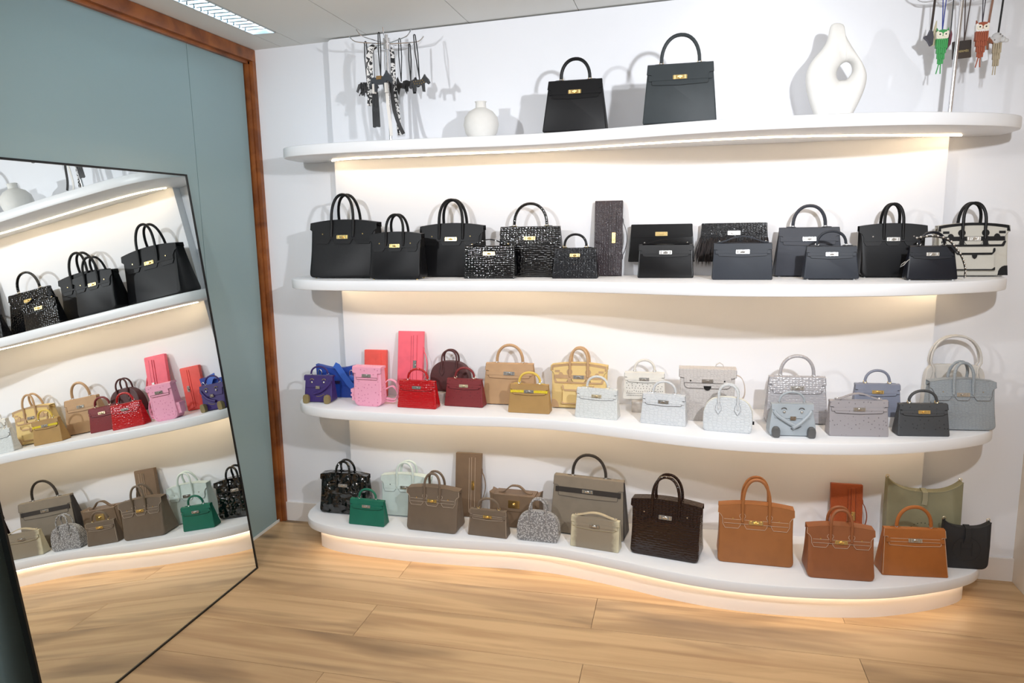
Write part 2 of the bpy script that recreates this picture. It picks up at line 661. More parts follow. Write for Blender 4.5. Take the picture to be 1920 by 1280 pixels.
while -hl + .03 + k * 0.042 < hl - .03:
    o = lv0.copy()
    COL.objects.link(o)
    o.location.y = -hl + .03 + k * 0.042
    k += 1
# ------------------------------------------------------------------ shelves
PX = [0.235, 0.262, 0.325, 0.45, 0.6, 0.85, 1.1, 1.3, 1.5, 1.75, 1.95, 2.15, 2.35, 2.55, 2.75, 2.95, 3.08, 3.14, 3.163]
PY = [-0.19, -0.255, -0.31, -0.352, -0.367, -0.376, -0.367, -0.356, -0.368, -0.425, -0.481, -0.516, -0.521, -0.503, -0.459, -0.373, -0.291, -0.225, -0.165]
front = catmull([(x, y, 0) for x, y in zip(PX, PY)], 6)
front = [(0.2265, -0.0005)] + [(0.2265, -0.10)] + [(p[0], p[1]) for p in front] + [(3.168, -0.09), (3.166, -0.0005)]


def inset(poly, d):
    out = []
    n = len(poly)
    for i, p in enumerate(poly):
        a, b = Vector(poly[max(i - 1, 0)]), Vector(poly[min(i + 1, n - 1)])
        t = (b - a)
        if t.length < 1e-9:
            out.append(p)
            continue
        t.normalize()
        q = (p[0] - t.y * d, p[1] + t.x * d)
        out.append((q[0], min(q[1], -0.0005)))
    return out


def shelf_outline(d):
    f = inset(front, d)
    f[0] = (front[0][0] + d, -0.0005)
    f[-1] = (front[-1][0] - d, -0.0005)
    # notch round the raised panel
    return f + [(2.9705, -0.0005), (2.9705, -0.0505), (0.4015, -0.0505), (0.4015, -0.0005)]


SZ = [0.100, 0.661, 1.236, 1.810]
TH = 0.045
TOP = [z + TH for z in SZ]
names = ['lowest wavy white shelf on a plinth, holding green, taupe and tan bags', 'wavy white shelf above the plinth shelf, holding pastel and red bags',
         'wavy white shelf under the top one, lined with black bags', 'topmost wavy white shelf, with the vases and two black bags']


def led_path(z):
    pts = [(0.41, -0.085), (0.47, -0.13), (0.6, -0.16), (0.85, -0.17), (1.1, -0.165), (1.35, -0.16), (1.6, -0.20), (1.83, -0.262), (2.05, -0.297), (2.28, -0.304), (2.5, -0.27), (2.7, -0.20), (2.86, -0.13), (2.95, -0.10), (3.00, -0.085)]
    return catmull([(x, y, z) for x, y in pts], 4)


for i, z in enumerate(SZ):
    sh = thing('display_shelf', names[i], 'shelf', (0, 0, 0), group='curved wall shelves')
    o0, o1 = shelf_outline(0.0), shelf_outline(0.007)
    o05 = shelf_outline(0.002)
    m = MB()
    R = lambda o, zz: [(p[0], p[1], zz) for p in o]
    m.rings([R(o1, z), R(o05, z + .002), R(o0, z + .007), R(o0, z + TH - .007), R(o05, z + TH - .002), R(o1, z + TH)])
    m.build('board', SHELFM, sh, 40)
    if i == 0:
        pl = inset(front, 0.048)
        pl = [(0.2745 + .05, -0.0505)] + [p for p in pl if 0.325 < p[0] < 3.10 and p[1] < -0.06] + [(3.10, -0.0505)]
        m = MB()
        m.prism_z(pl, 0.0, z - 0.0005)
        m.build('plinth', plain('plinth_white', (240, 232, 226), 0.45), sh, 40)
        lp = [p for p in inset(front, 0.030) if 0.30 < p[0] < 3.125 and p[1] < -0.08]
        MB().strap([(p[0], p[1], z - 0.0035) for p in lp], 0.010, 0.005, (0, 1, 0)).build('led_strip', LEDB, sh)
    else:
        MB().strap(led_path(z - 0.0025), 0.007, 0.004, (0, 1, 0)).build('led_strip', LEDM, sh)

# ------------------------------------------------------------------ leaning mirror
MH, MW_ = 1.745, 1.098
ang = math.degrees(math.atan2(0.187, 1.735))
mr_ = bpy.data.objects.new('standing_mirror', None)
COL.objects.link(mr_)
tag(mr_, 'large tilted mirror with thin black edge leaning on the teal glass wall', 'mirror')
mr_.location = (0.155, -0.522, 0.0)
mr_.rotation_euler = (0, -math.radians(ang), 0)
m = MB()
t = 0.007
m.box(-0.022, 0.0, -MW_, -MW_ + t, 0, MH)
m.box(-0.022, 0.0, -t, 0, 0, MH)
m.box(-0.022, 0.0, -MW_ + t, -t, 0, t)
m.box(-0.022, 0.0, -MW_ + t, -t, MH - t, MH)
m.box(-0.022, -0.012, -MW_ + t, -t, t, MH - t)
m.build('frame', BLACKM, mr_)
MB().box(-0.012, -0.003, -MW_ + t, -t, t, MH - t).build('mirror_glass', MIRROR, mr_)


# ------------------------------------------------------------------ handbag parts
def slab(outline, Dz, bev=0.004, pinch=0.0, H=1.0):
    zc = sum(p[1] for p in outline) / len(outline)
    wx = max(abs(p[0]) for p in outline)
    hz = max(p[1] for p in outline) / 2
    fr = [-1, -0.97, -0.9, 0.9, 0.97, 1]
    if pinch:
        fr = [-1, -0.97, -0.9, -0.45, 0, 0.45, 0.9, 0.97, 1]
    rings = []
    for f in fr:
        q = {1: 1.0, 0.97: 0.35}.get(abs(f), 0.0) * bev
        ring = []
        for x, z in outline:
            xx = x * (1 - q / wx)
            zz = zc + (z - zc) * (1 - q / hz)
            if pinch and abs(f) < 0.6:
                k = pinch * (1 - abs(f) / 0.9) * min(1, max(0, z / H)) ** 0.8
                xx *= (1 - k)
            ring.append((xx, f * Dz(z) / 2, zz))
        rings.append(ring)
    m = MB()
    # outline is counter-clockwise seen from -y, so reverse the ring for outward faces
    m.rings([list(reversed(r)) for r in rings])
    return m


def fpanel(m, outline, yf, off, thick):
    n = len(outline)
    vs = [(x, yf(z) - off - thick, z) for x, z in outline] + [(x, yf(z) - off + 0.001, z) for x, z in outline]
    fs = [tuple(range(n))] + [(i, n + i, n + (i + 1) % n, (i + 1) % n) for i in range(n)]
    m.add(vs, fs)
    return m


def fline(path, yf, off, r=0.0007, n=5):
    return MB().tube([(x, yf(z) - off, z) for x, z in path], r, n)


def turnlock(root, yf, z, w, h, mat, off=0.006):
    m = MB()
    fpanel(m, round_poly([(-w / 2, z - h / 2), (w / 2, z - h / 2), (w / 2, z + h / 2), (-w / 2, z + h / 2)], h * .12, 2), yf, off, 0.002)
    o = m.build('turn_lock', mat, root)
    k = MB()
    y = yf(z) - off - 0.002
    k.cyl_y(0, z, y - 0.004, y + .001, h * 0.34, 10)
    k.box(-h * .55, h * .55, y - 0.007, y - 0.0035, z - h * .17, z + h * .17)
    k.build('knob', mat, o)
    for sx in (-1, 1):
        MB().box(sx * w * .36 - w * .03, sx * w * .36 + w * .03, y - 0.0015, y + .0005, z - h * .40, z + h * .40).build('plate_bar', mat, o)


def feet(root, W, D, mat):
    for sx in (-1, 1):
        for sy in (-1, 1):
            MB().lathe([(.0035, -0.0), (.0045, .002), (.003, .006)], 8, (sx * W * .42, sy * D * .36, 0)).build('foot', mat, root)


FT = 0.004


def arc_handle(hs, z0, z1, n=18, y=0.0, y1=None, ex=2.15):
    pts = []
    for k in range(n + 1):
        a = PI * k / n
        c, s = math.cos(a), math.sin(a)
        x = -hs / 2 * (1 if c > 0 else -1) * abs(c) ** (2 / ex)
        zz = z0 + (z1 - z0) * abs(s) ** (2 / ex)
        yy = y if y1 is None else y + (y1 - y) * abs(s)
        pts.append((x, yy, zz))
    return pts


def kelly(root, W, Wt, H, D, apex, hs, mat, hw, edge=None, strapm=None, handm=None, flat=False, sidem=None, stitch=False, locks=1.0, feet_on=True, er=0.0007):
    dt = max(0.016, D * 0.2)
    edge = edge or edge_of(mat)
    Dz = lambda z: D + (dt - D) * max(0, min(1, z / H))
    yf = lambda z: -Dz(z) / 2
    zb = FT if feet_on else 0.0
    w = lambda z: W / 2 + (Wt - W) / 2 * z / H
    ol = round_poly([(-W / 2, zb), (W / 2, zb), (Wt / 2, H), (-Wt / 2, H)], [.007, .007, .004, .004])
    b = slab(ol, Dz, 0.004, 0.05 * (0.5 if flat else 1), H).build('body', sidem or mat, root)
    if sidem:
        m = MB()
        fpanel(m, [(-w(.004) + .002, .006), (w(.004) - .002, .006), (w(H) - .002, H - .004), (-w(H) + .002, H - .004)], yf, 0.0, 0.0012)
        m.build('front_panel', mat, root)
    z1, z2 = H * .845, H * .665
    i1 = .83
    path = [(-w(H) - .001, H), (-w(z1) - .001, z1), (-w(z1) * .885, z1 - .001), (-w(z1) * i1 - .004, z1 - .004), (-w(z2) * i1, z2 + .003), (-w(z2) * i1 + .004, z2),
            (0, z2 - .0035), (w(z2) * i1 - .004, z2), (w(z2) * i1, z2 + .003), (w(z1) * i1 + .004, z1 - .004), (w(z1) * .885, z1 - .001), (w(z1) + .001, z1), (w(H) + .001, H)]
    m = MB()
    fpanel(m, path, yf, 0.0008, 0.0022)
    # rolled top
    rr = []
    for yy, zz in ((-dt / 2 - .003, H - .004), (-dt / 2 - .0028, H + .0005), (-dt / 2 + .002, H + .0035), (dt / 2 - .002, H + .0035), (dt / 2 + .0015, H), (dt / 2 + .0015, H - .006)):
        rr.append((yy, zz))
    hwid = w(H) + .001
    m.rings([[(-hwid, a, b_) for a, b_ in rr], [(hwid, a, b_) for a, b_ in rr]])
    fl = m.build('flap', mat, root)
    if edge:
        fline(path, yf, 0.0031, er).build('stitching' if stitch else 'edge_paint', edge, fl)
        if stitch:
            for sx in (-1, 1):
                fline([(sx * (w(.01) - .003), .008), (sx * (w(z1) - .003), z1 - .002)], yf, 0.0006, er).build('stitching', edge, b)
            fline([(-w(.75 * H) * .80, .745 * H), (w(.75 * H) * .80, .745 * H)], yf, .0056, er * .8).build('stitching', edge, fl)
            fline([(-w(.8 * H) * .80, .812 * H), (w(.8 * H) * .80, .812 * H)], yf, .0056, er * .8).build('stitching', edge, fl)
    # belt
    zs0, zs1 = H * .735, H * .82
    m = MB()
    fpanel(m, [(-w(zs0) * .86, zs0), (w(zs0) * .86, zs0), (w(zs1) * .86, zs1), (-w(zs1) * .86, zs1)], yf, 0.003, 0.002)
    m.build('belt', strapm or mat, root)
    for sx in (-1, 1):
        m = MB()
        fpanel(m, round_poly([(sx * w(zs0) * .885 - .006, zs0 - .001), (sx * w(zs0) * .885 + .006, zs0 - .001), (sx * w(zs0) * .885 + .006, zs1), (sx * w(zs0) * .885 - .006, zs1)], .001, 1), yf, 0.0035, 0.0025)
        m.build('belt_tab', strapm or mat, root)
    lw = (0.042 if W < .215 else 0.05) * locks
    turnlock(root, yf, H * .78, lw, lw * .30, hw)
    hm = handm or mat
    if flat:
        pts = [(-hs / 2 - .018, 0, H + .006), (-hs / 2 - .004, 0, H + .0065)]
        for k in range(15):
            t = k / 14
            q = math.sin(PI * t) ** 1.25
            pts.append((-hs / 2 + hs * t, 0, H + .008 + (apex - H - .008) * q))
        pts += [(hs / 2 + .004, 0, H + .0065), (hs / 2 + .018, 0, H + .006)]
        MB().strap(pts, min(.016, dt * .9), 0.0042).build('handle', hm, root)
        for sx in (-1, 1):
            MB().ball((sx * (hs / 2 + .010), 0, H + .0085), 0.004, 8, 4).build('handle_stud', hw, root)
    else:
        r = 0.0052 if W < .215 else 0.0066
        h = MB().tube(arc_handle(hs, H + .010, apex - r), r, 10, flat=1.1).build('handle', hm, root)
        for sx in (-1, 1):
            m = MB()
            m.tube([(sx * hs / 2 + .006 * math.cos(a), 0, H + .009 + .006 * math.sin(a)) for a in [2 * PI * k / 12 for k in range(12)]], .0016, 6, True)
            m.build('handle_ring', hw, root)
            MB().ball((sx * (hs / 2 + .006), 0, H + .0045), .02, 12, 4, (1, min(.5, dt * .022 / .02), .11)).build('handle_tab', hm, root)
    if feet_on:
        feet(root, W, D, hw)


def birkin(root, W, Wt, H, D, apex, hs, mat, hw, edge=None, stitch=False, trim=None, feet_on=True, tilt=0.0, hr=None, er=0.0007):
    dt = D * 0.34
    edge = edge or edge_of(mat)
    Dz = lambda z: D + (dt - D) * max(0, min(1, z / H))
    yf = lambda z: -Dz(z) / 2
    zb = FT if feet_on else 0.0
    a = 0.045 * W
    w = lambda z: W / 2 + (Wt - W) / 2 * max(0, min(1, z / H)) - 0.012 * math.sin(PI * max(0, min(1, z / H))) * W
    up = lambda x: H + a * (1 - (2 * x / Wt) ** 2)
    side = [w(H * k / 6) for k in range(7)]
    pts = [(-W / 2 + .0, zb), (W / 2, zb)]
    ol = round_poly([(-W / 2, zb), (W / 2, zb), (w(H * .3), H * .3), (-w(H * .3), H * .3)], [.022, .022, 0, 0], 5)
    ol = ol[:-2]
    ol += [(w(H * k / 6), H * k / 6) for k in range(2, 7)]
    ol += [(x, up(x) - .001) for x in [Wt / 2 * (1 - k / 8) for k in range(1, 16)]]
    ol += [(-w(H * k / 6), H * k / 6) for k in range(6, 1, -1)]
    body = slab(ol, Dz, 0.006, 0.10, H).build('body', mat, root)
    T = trim or mat
    hx = hs / 2
    wt = Wt / 2
    zf, zt = H * .70, H * .625
    e1 = [(-wt - .003, H), (-wt - .004, H * .885), (-wt * .955, H * .855), (-wt * .90, H * .80), (-wt * .895, zf)]
    tabs = [(-wt * .83, zt), (-hx - .016, zt), (-hx - .008, zf - .004), (-hx - .006, H * .74), (-hx + .006, H * .74), (-hx + .008, zf - .004), (-hx + .016, zt),
            (hx - .016, zt), (hx - .008, zf - .004), (hx - .006, H * .74), (hx + .006, H * .74), (hx + .008, zf - .004), (hx + .016, zt), (wt * .83, zt)]
    e2 = [(-x, z) for x, z in reversed(e1)]
    low = e1 + tabs + e2
    arch = [(x, up(x)) for x in [wt * (1 - k / 8) for k in range(1, 16)]]
    m = MB()
    yff = lambda z: yf(min(z, H))
    fpanel(m, low + arch, yff, 0.0012, 0.0024)
    # fold over the top to the back
    tp = [(-wt - .002, H)] + list(reversed(arch)) + [(wt + .002, H)]
    n = len(tp)
    vs = [(x, -dt / 2 - .0036, z + .0008) for x, z in tp] + [(x, dt / 2 + .002, z + .0008) for x, z in tp] + [(x, dt / 2 + .002, z - .02) for x, z in tp] + [(x, -dt / 2 - .0036, z - .003) for x, z in tp]
    fs = []
    for k in range(3):
        fs += [(k * n + i, k * n + i + 1, (k + 1) * n + i + 1, (k + 1) * n + i) for i in range(n - 1)]
    m.add(vs, fs)
    fl = m.build('flap', mat, root)
    if edge:
        fline(low, yff, 0.0037, er).build('stitching' if stitch else 'edge_paint', edge, fl)
        if stitch:
            for sx in (-1, 1):
                q = sx * hx
                fline([(q - .005, H * .745), (q - .005, H * .79), (q - .011, H * .83), (q - .011, H * .86), (q - .006, H * .885)], yff, .0040, er).build('stitching', edge, fl)
                fline([(q + .005, H * .745), (q + .005, H * .79), (q + .011, H * .83), (q + .011, H * .86), (q + .006, H * .885)], yff, .0040, er).build('stitching', edge, fl)
            for zz in (.712, .782):
                fline([(-wt * .86, zz * H), (wt * .86, zz * H)], yff, .0062, er * .8).build('stitching', edge, fl)
    # belt
    m = MB()
    fpanel(m, [(-wt * .885, H * .705), (wt * .885, H * .705), (wt * .88, H * .79), (-wt * .88, H * .79)], yff, 0.0036, 0.002)
    m.build('belt', T, root)
    lw = 0.046 if W < .26 else 0.054
    turnlock(root, yff, H * .747, lw, lw * .31, hw, 0.0062)
    for sx in (-1, 1):
        MB().cyl_y(sx * wt * .62, H * .80, yff(H * .8) - .0062, yff(H * .8), .0028, 8).build('eyelet', hw, root)
    r = hr or (0.0056 if W < .26 else 0.0064)
    for sgn, nm in ((-1, 'handle'), (1, 'handle')):
        y0 = sgn * (dt / 2 + .0045 + r)
        y1_ = sgn * (dt / 2 * (0.75 if sgn < 0 else .55) + .003)
        pts = []
        for z in (H * .745, H * .84, H * .95):
            pts.append((-hx, sgn * (Dz(z) / 2 + .0035 + r * .8), z))
        ah = arc_handle(hs, H + .015, apex - r, 18, y0, y1_, 2.25)
        ah = [(p[0] + (tilt * (p[2] - H) if sgn > 0 else 0), p[1], p[2]) for p in ah]
        pts += ah
        for z in (H * .95, H * .84, H * .745):
            pts.append((hx, sgn * (Dz(z) / 2 + .0035 + r * .8), z))
        rad = [r * .75, r * .9] + [r] * (len(pts) - 4) + [r * .9, r * .75]
        MB().tube(pts, rad, 10).build(nm, T, root)
    if feet_on:
        feet(root, W, D, hw)
    return yff, w, body


def cargo(root, W, H, yf, trim, canvas, edge=None):
    # contrasting trims of the canvas bag: flap border, round patches, corner patches and a front pocket
    def P(name, ol, off, th, mat):
        m = MB()
        fpanel(m, ol, yf, off, th)
        return m.build(name, mat, root)
    w = W / 2
    a = 0.045 * W
    up = lambda x: H + a * (1 - (x / w) ** 2)
    xs = [w * (1 - k / 8) for k in range(0, 17)]
    P('flap_trim', [(-w - .003, H * .89), (-w * .94, H * .89), (-w * .94, H * .945)] + [(x * .94, up(x) - .008 * (1 + .2)) for x in reversed(xs)] + [(w * .94, H * .945), (w * .94, H * .89), (w + .003, H * .89)] + [(x, up(x)) for x in xs], .0034, .0014, trim)
    for sx in (-1, 1):
        c = (sx * w * .34, H * .86)
        P('round_patch', [(c[0] + .013 * math.cos(2 * PI * k / 16), c[1] + .013 * math.sin(2 * PI * k / 16)) for k in range(16)], .0034, .0016, trim)
        c = (sx * w * .66, H * .775)
        P('round_patch', [(c[0] + .0105 * math.cos(2 * PI * k / 16), c[1] + .0135 * math.sin(2 * PI * k / 16)) for k in range(16)], .0054, .0014, trim)
        P('upright_trim', [(sx * w * .34 - .008, H * .63), (sx * w * .34 + .008, H * .63), (sx * w * .34 + .008, H * .80), (sx * w * .34 - .008, H * .80)], .0054, .0012, trim)
        ol = [(sx * w * .70, .006), (sx * w * .985, .006), (sx * w * .975, H * .22)] + [(sx * w * (.975 - .275 * math.sin(t)), H * .22 * math.cos(t) + .006 * math.sin(t)) for t in (0.3, .6, .9, 1.2)]
        if sx < 0:
            ol = list(reversed(ol))
        P('corner_patch', ol, .0002, .0018, trim)
        P('wing_trim', [(sx * w * .80 - .010, H * .845), (sx * w * .80 + .012, H * .845), (sx * w * .80 + .012, H * .895), (sx * w * .80 - .010, H * .895)], .0036, .0014, trim)
    P('flap_hem', round_poly([(-w * .86, H * .595), (w * .86, H * .595), (w * .93, H * .70), (w * .85, H * .70), (w * .80, H * .632), (-w * .80, H * .632), (-w * .85, H * .70), (-w * .93, H * .70)], .004, 3), .0002, .0042, trim)
    pw = w * .56
    pk = P('pocket', round_poly([(-pw, H * .13), (pw, H * .13), (pw, H * .56), (-pw, H * .56)], .008, 3), .0002, .012, canvas)
    m = MB()
    fpanel(m, round_poly([(-pw - .003, H * .46), (pw + .003, H * .46), (pw + .003, H * .575), (-pw - .003, H * .575)], .010, 4), yf, .0125, .003, )
    m.build('pocket_flap', canvas, pk)
    m = MB()
    fpanel(m, round_poly([(-pw - .003, H * .50), (-pw + .008, H * .435), (pw - .008, H * .435), (pw + .003, H * .50), (pw + .003, H * .57), (pw - .004, H * .56), (pw - .006, H * .475), (-pw + .006, H * .475), (-pw + .004, H * .56), (-pw - .003, H * .57)], .003, 2), yf, .0155, .0014)
    m.build('pocket_trim', trim, pk)
    m = MB()
    fpanel(m, round_poly([(-.009, H * .45), (-.008, H * .39), (0, H * .35), (.008, H * .39), (.009, H * .45)], .003, 2), yf, .0165, .0016)
    m.build('pocket_tab', trim, pk)
    m = MB()
    fpanel(m, round_poly([(-pw - .004, H * .13), (pw + .004, H * .13), (pw + .004, H * .20), (pw - .006, H * .155), (-pw + .006, H * .155), (-pw - .004, H * .20)], .003, 2), yf, .0122, .0014)
    m.build('pocket_hem', trim, pk)


def dome(root, W, H, D, apex, hs, mat, hw, edge=None, handm=None, tall=None, zipm=None, e1=.72, e2=.82):
    w = W / 2
    pts = [(-w * .97, 0), (w * .97, 0)]
    up = []
    z0 = H * .38
    for k in range(17):
        t = PI * k / 16
        c, s = math.cos(t), math.sin(t)
        up.append((w * (1 if c > 0 else -1) * abs(c) ** e1, z0 + (H - z0) * abs(s) ** e2))
    base = round_poly([(-w * .97, 0), (w * .97, 0), (w, z0 * .8), (-w, z0 * .8)], [.014, .014, 0, 0], 4)[:-2]
    ol = base + [(w, z0 * .7)] + up + [(-w, z0 * .7)]
    Dz = lambda z: D * (1 - .62 * max(0, min(1, z / H)) ** 1.4)
    yf = lambda z: -Dz(z) / 2
    b = slab(ol, Dz, .005, 0, H).build('body', mat, root)
    if zipm:
        for sy in (-1, 1):
            MB().tube([(x * 1.004, sy * .004, z + .0006) for x, z in up], .0012, 6).build('zip_tape', zipm, root)
    pull = MB().box(w - .002, w + .006, -.003, .003, z0 * .55, z0 * .8)
    pull.build('zip_pull', hw, root)
    hm = handm or mat
    r = .0045
    for sy in (-1, 1):
        pts = []
        za = H * .66
        for z in (za, H * .8, H * .93):
            pts.append((-hs / 2, sy * (Dz(z) / 2 + r * .7), z))
        pts += arc_handle(hs * (1.0 if tall is None else 1.15), H + .01, apex - r, 18, sy * (Dz(H) / 2 + r), sy * Dz(H) * .30 + (.004 if sy > 0 else 0), 2.2)
        for z in (H * .93, H * .8, za):
            pts.append((hs / 2, sy * (Dz(z) / 2 + r * .7), z))
        MB().tube(pts, [r * .6, r * .85] + [r] * (len(pts) - 4) + [r * .85, r * .6], 8).build('handle', hm, root)
    for sx in (-1, 1):
        q = sx * hs / 2
        leaf = [(q - .0015, H * .52), (q + .0015, H * .52), (q + .011, H * .64), (q + .010, H * .74), (q + .004, H * .86), (q - .004, H * .86), (q - .010, H * .74), (q - .011, H * .64)]
        m = MB()
        vs = [(x, yf(z) - .0022, z) for x, z in leaf] + [(x, yf(z) + .001, z) for x, z in leaf]
        n = len(leaf)
        m.add(vs, [tuple(range(n))] + [(i, n + i, n + (i + 1) % n, (i + 1) % n) for i in range(n)])
        o = m.build('handle_tab', hm, root)
        if edge:
            fline(leaf + leaf[:1], yf, .0024, .0006).build('edge_paint', edge, o)


def clutch(root, W, H, T, mat, hw, edge=None, loop=True):
    # a long flat clutch stood on its short side; back-bottom edge on the origin
    yf = lambda z: -T
    ol = round_poly([(-W / 2, 0), (W / 2, 0), (W / 2, H), (-W / 2, H)], .003, 2)
    m = slab(ol, lambda z: T, .002)
    m.v = [(x, y - T / 2, z) for x, y, z in m.v]
    b = m.build('body', mat, root)
    x0 = W * .04
    m = MB()
    fpanel(m, round_poly([(x0, H * .07), (W / 2 - .001, H * .012), (W / 2 - .001, H * .988), (x0, H * .93)], .003, 2), yf, .0004, .0022)
    f = m.build('flap', mat, root)
    m = MB()
    xa, xb = W * .13, W * .27
    fpanel(m, round_poly([(xa, H * .06), (xb, H * .06), (xb, H * .94), (xa, H * .94)], .003, 2), yf, .0026, .0022)
    s_ = m.build('belt', mat, root)
    if edge:
        fline([(xa, H * .06), (xa, H * .94)], yf, .0050, .0007).build('edge_paint', edge, s_)
        fline([(xb, H * .06), (xb, H * .94)], yf, .0050, .0007).build('edge_paint', edge, s_)
        fline([(x0, H * .07), (x0, H * .93)], yf, .0028, .0007).build('edge_paint', edge, f)
    m = MB()
    xm = (xa + xb) / 2
    fpanel(m, round_poly([(xm - .0075, H * .43), (xm + .0075, H * .43), (xm + .0075, H * .57), (xm - .0075, H * .57)], .001, 1), yf, .005, .002)
    lk = m.build('turn_lock', hw, root)
    k = MB()
    k.cyl_y(xm, H * .5, -T - .0115, -T - .0065, .0055, 10)
    k.box(xm - .003, xm + .003, -T - .014, -T - .011, H * .5 - .010, H * .5 + .010)
    k.build('knob', hw, lk)
    if loop:
        pts = [(W / 2 + .0015, -T * .5, H * .76)]
        for k in range(11):
            t = k / 10
            pts.append((W / 2 + .003 + .016 * math.sin(PI * t) ** .8, -T * .5, H * (.70 - .42 * t)))
        pts.append((W / 2 + .0015, -T * .5, H * .22))
        MB().strap(pts, .009, .0025).build('wrist_loop', mat, root)


# --------------------------------------------------- leathers
BLK = leather('leather_black', (12, 12, 15), 'grain', .46, spec=.28)
BLKS = leather('leather_black_smooth', (12, 12, 14), 'grain', .24, scale=1200, spec=.4)
BCROC = leather('croc_black_gloss', (8, 8, 10), 'patent', .1, (4, 4, 5), 92, .7)
BCROCM = leather('croc_black_satin', (18, 18, 23), 'croc', .3, (10, 10, 13), 120, .35)
BPAT = leather('patent_black_green', (4, 8, 10), 'blotch', .04, (3, 5, 6), 60, .9)
PLUMC = leather('croc_plum_black', (56, 47, 52), 'croc', .34, (30, 25, 28), 130)
SLATE = leather('leather_slate', (46, 50, 58), 'grain', .48, spec=.3)
GRAPH = leather('leather_graphite', (52, 58, 61), 'grain', .5, spec=.3)
EDGE_D = plain('edge_paint_dark', (52, 48, 50), .5)
EDGE_K = plain('edge_paint_black', (12, 12, 14), .4)
STITCH = plain('stitch_cream', (214, 196, 176), .7)


def place(nm, label, x, y, z, yaw=0, lean=0, cat='handbag', group=None):
    return thing(nm, label, cat, (x, y, z), yaw, lean, group)


T1, T2, T3, T4 = TOP
# ------------------------------------------------------------------ topmost shelf
o = place('handbag', 'plain black top-handle handbag with gold lock on the topmost shelf', 1.565, -.295, T4)
kelly(o, .251, .206, .197, .095, .286, .112, BLK, GOLD)
o = place('handbag', 'large graphite grey handbag with gold lock on the topmost shelf', 1.962, -.385, T4)
kelly(o, .262, .23, .214, .11, .324, .135, GRAPH, GOLD)
# ------------------------------------------------------------------ black shelf
K = 'handbags on the black shelf'
o = place('handbag', 'largest black two-handled bag with gold lock at the left end of its shelf', .508, -.18, T3, 0, group=K)
birkin(o, .315, .312, .245, .158, .375, .105, BLK, GOLD)
o = place('handbag', 'smaller black two-handled bag with gold lock, second from the left end', .787, -.268, T3, 0, group=K)
birkin(o, .234, .228, .192, .118, .280, .078, BLK, GOLD)
o = place('handbag', 'black two-handled bag with gold lock behind the small glossy crocodile bag', .992, -.119, T3, 0, group=K)
birkin(o, .285, .284, .222, .13, .342, .108, BLK, GOLD)
o = place('handbag', 'small glossy black crocodile bag with low flat handle and gold lock', 1.19, -.235, T3, 0, group=K)
kelly(o, .222, .212, .135, .06, .164, .138, BCROC, GOLD, flat=True, feet_on=False)
o = place('handbag', 'large glossy black crocodile bag with single round handle and gold lock', 1.345, -.13, T3, 0, group=K)
kelly(o, .29, .258, .212, .11, .318, .143, BCROC, GOLD)
o = place('handbag', 'small satin black crocodile bag with round handle beside the upright clutch', 1.553, -.225, T3, 0, group=K)
kelly(o, .19, .17, .122, .066, .185, .091, BCROCM, GOLD, feet_on=False)
o = place('clutch_bag', 'tall dark plum crocodile clutch with gold lock, standing upright among black bags', 1.676, -.108, T3, 0, 9.0, 'clutch', K)
clutch(o, .118, .318, .022, PLUMC, GOLD, EDGE_D)
for (x, lab) in ((1.905, 'small white riser under the smooth black clutch'), (2.19, 'small white riser under the feather-fringed black clutch')):
    tag(MB().prism_z(round_poly([(x - .055, -.105), (x + .055, -.105), (x + .055, -.06), (x - .055, -.06)], .006, 2), T3, T3 + .056).build('display_riser', WHITE), lab, 'riser')


def flatbag(root, W, H, T, mat, hw, fringe=None):
    ol = round_poly([(-W / 2 - .006, 0), (W / 2 + .006, 0), (W / 2 - .006, H), (-W / 2 + .006, H)], .004, 2)
    m = slab(ol, lambda z: T, .003)
    m.v = [(x, y - T / 2, z) for x, y, z in m.v]
    m.build('body', mat, root)
    yf = lambda z: -T
    m = MB()
    fpanel(m, round_poly([(-W / 2 + .004, H * .66), (W / 2 - .004, H * .66), (W / 2 - .005, H), (-W / 2 + .005, H)], .004, 2), yf, .0006, .0026)
    m.build('flap', mat, root)
    m = MB()
    fpanel(m, round_poly([(-W * .42, H * .70), (W * .42, H * .70), (W * .42, H * .77), (-W * .42, H * .77)], .001, 1), yf, .0032, .002)
    m.build('belt', mat, root)
    turnlock(root, yf, H * .74, .05, .017, hw)
    if fringe:
        m = MB()
        for k in range(230):
            x = -W / 2 + W * random.random()
            z0 = H * (.64 - .25 * random.random())
            dx = random.uniform(-.014, .014) + x * .10
            ln = random.uniform(.07, .105)
            yy = -T - random.uniform(.0006, .012)
            z1 = max(z0 - ln, .002 if abs(x) < .06 else -.022)
            m.add([(x - .0012, yy, z0), (x + .0012, yy - .001, z0), (x + dx * .6 + .0022, yy - .004, (z0 + z1) / 2), (x + dx + .0006, yy - .003, z1), (x + dx * .6 - .0022, yy - .003, (z0 + z1) / 2)],
                  [(0, 1, 2, 3, 4), (4, 3, 2, 1, 0)])
        f = m.build('feather_fringe', fringe, root)
        f['kind'] = 'stuff'


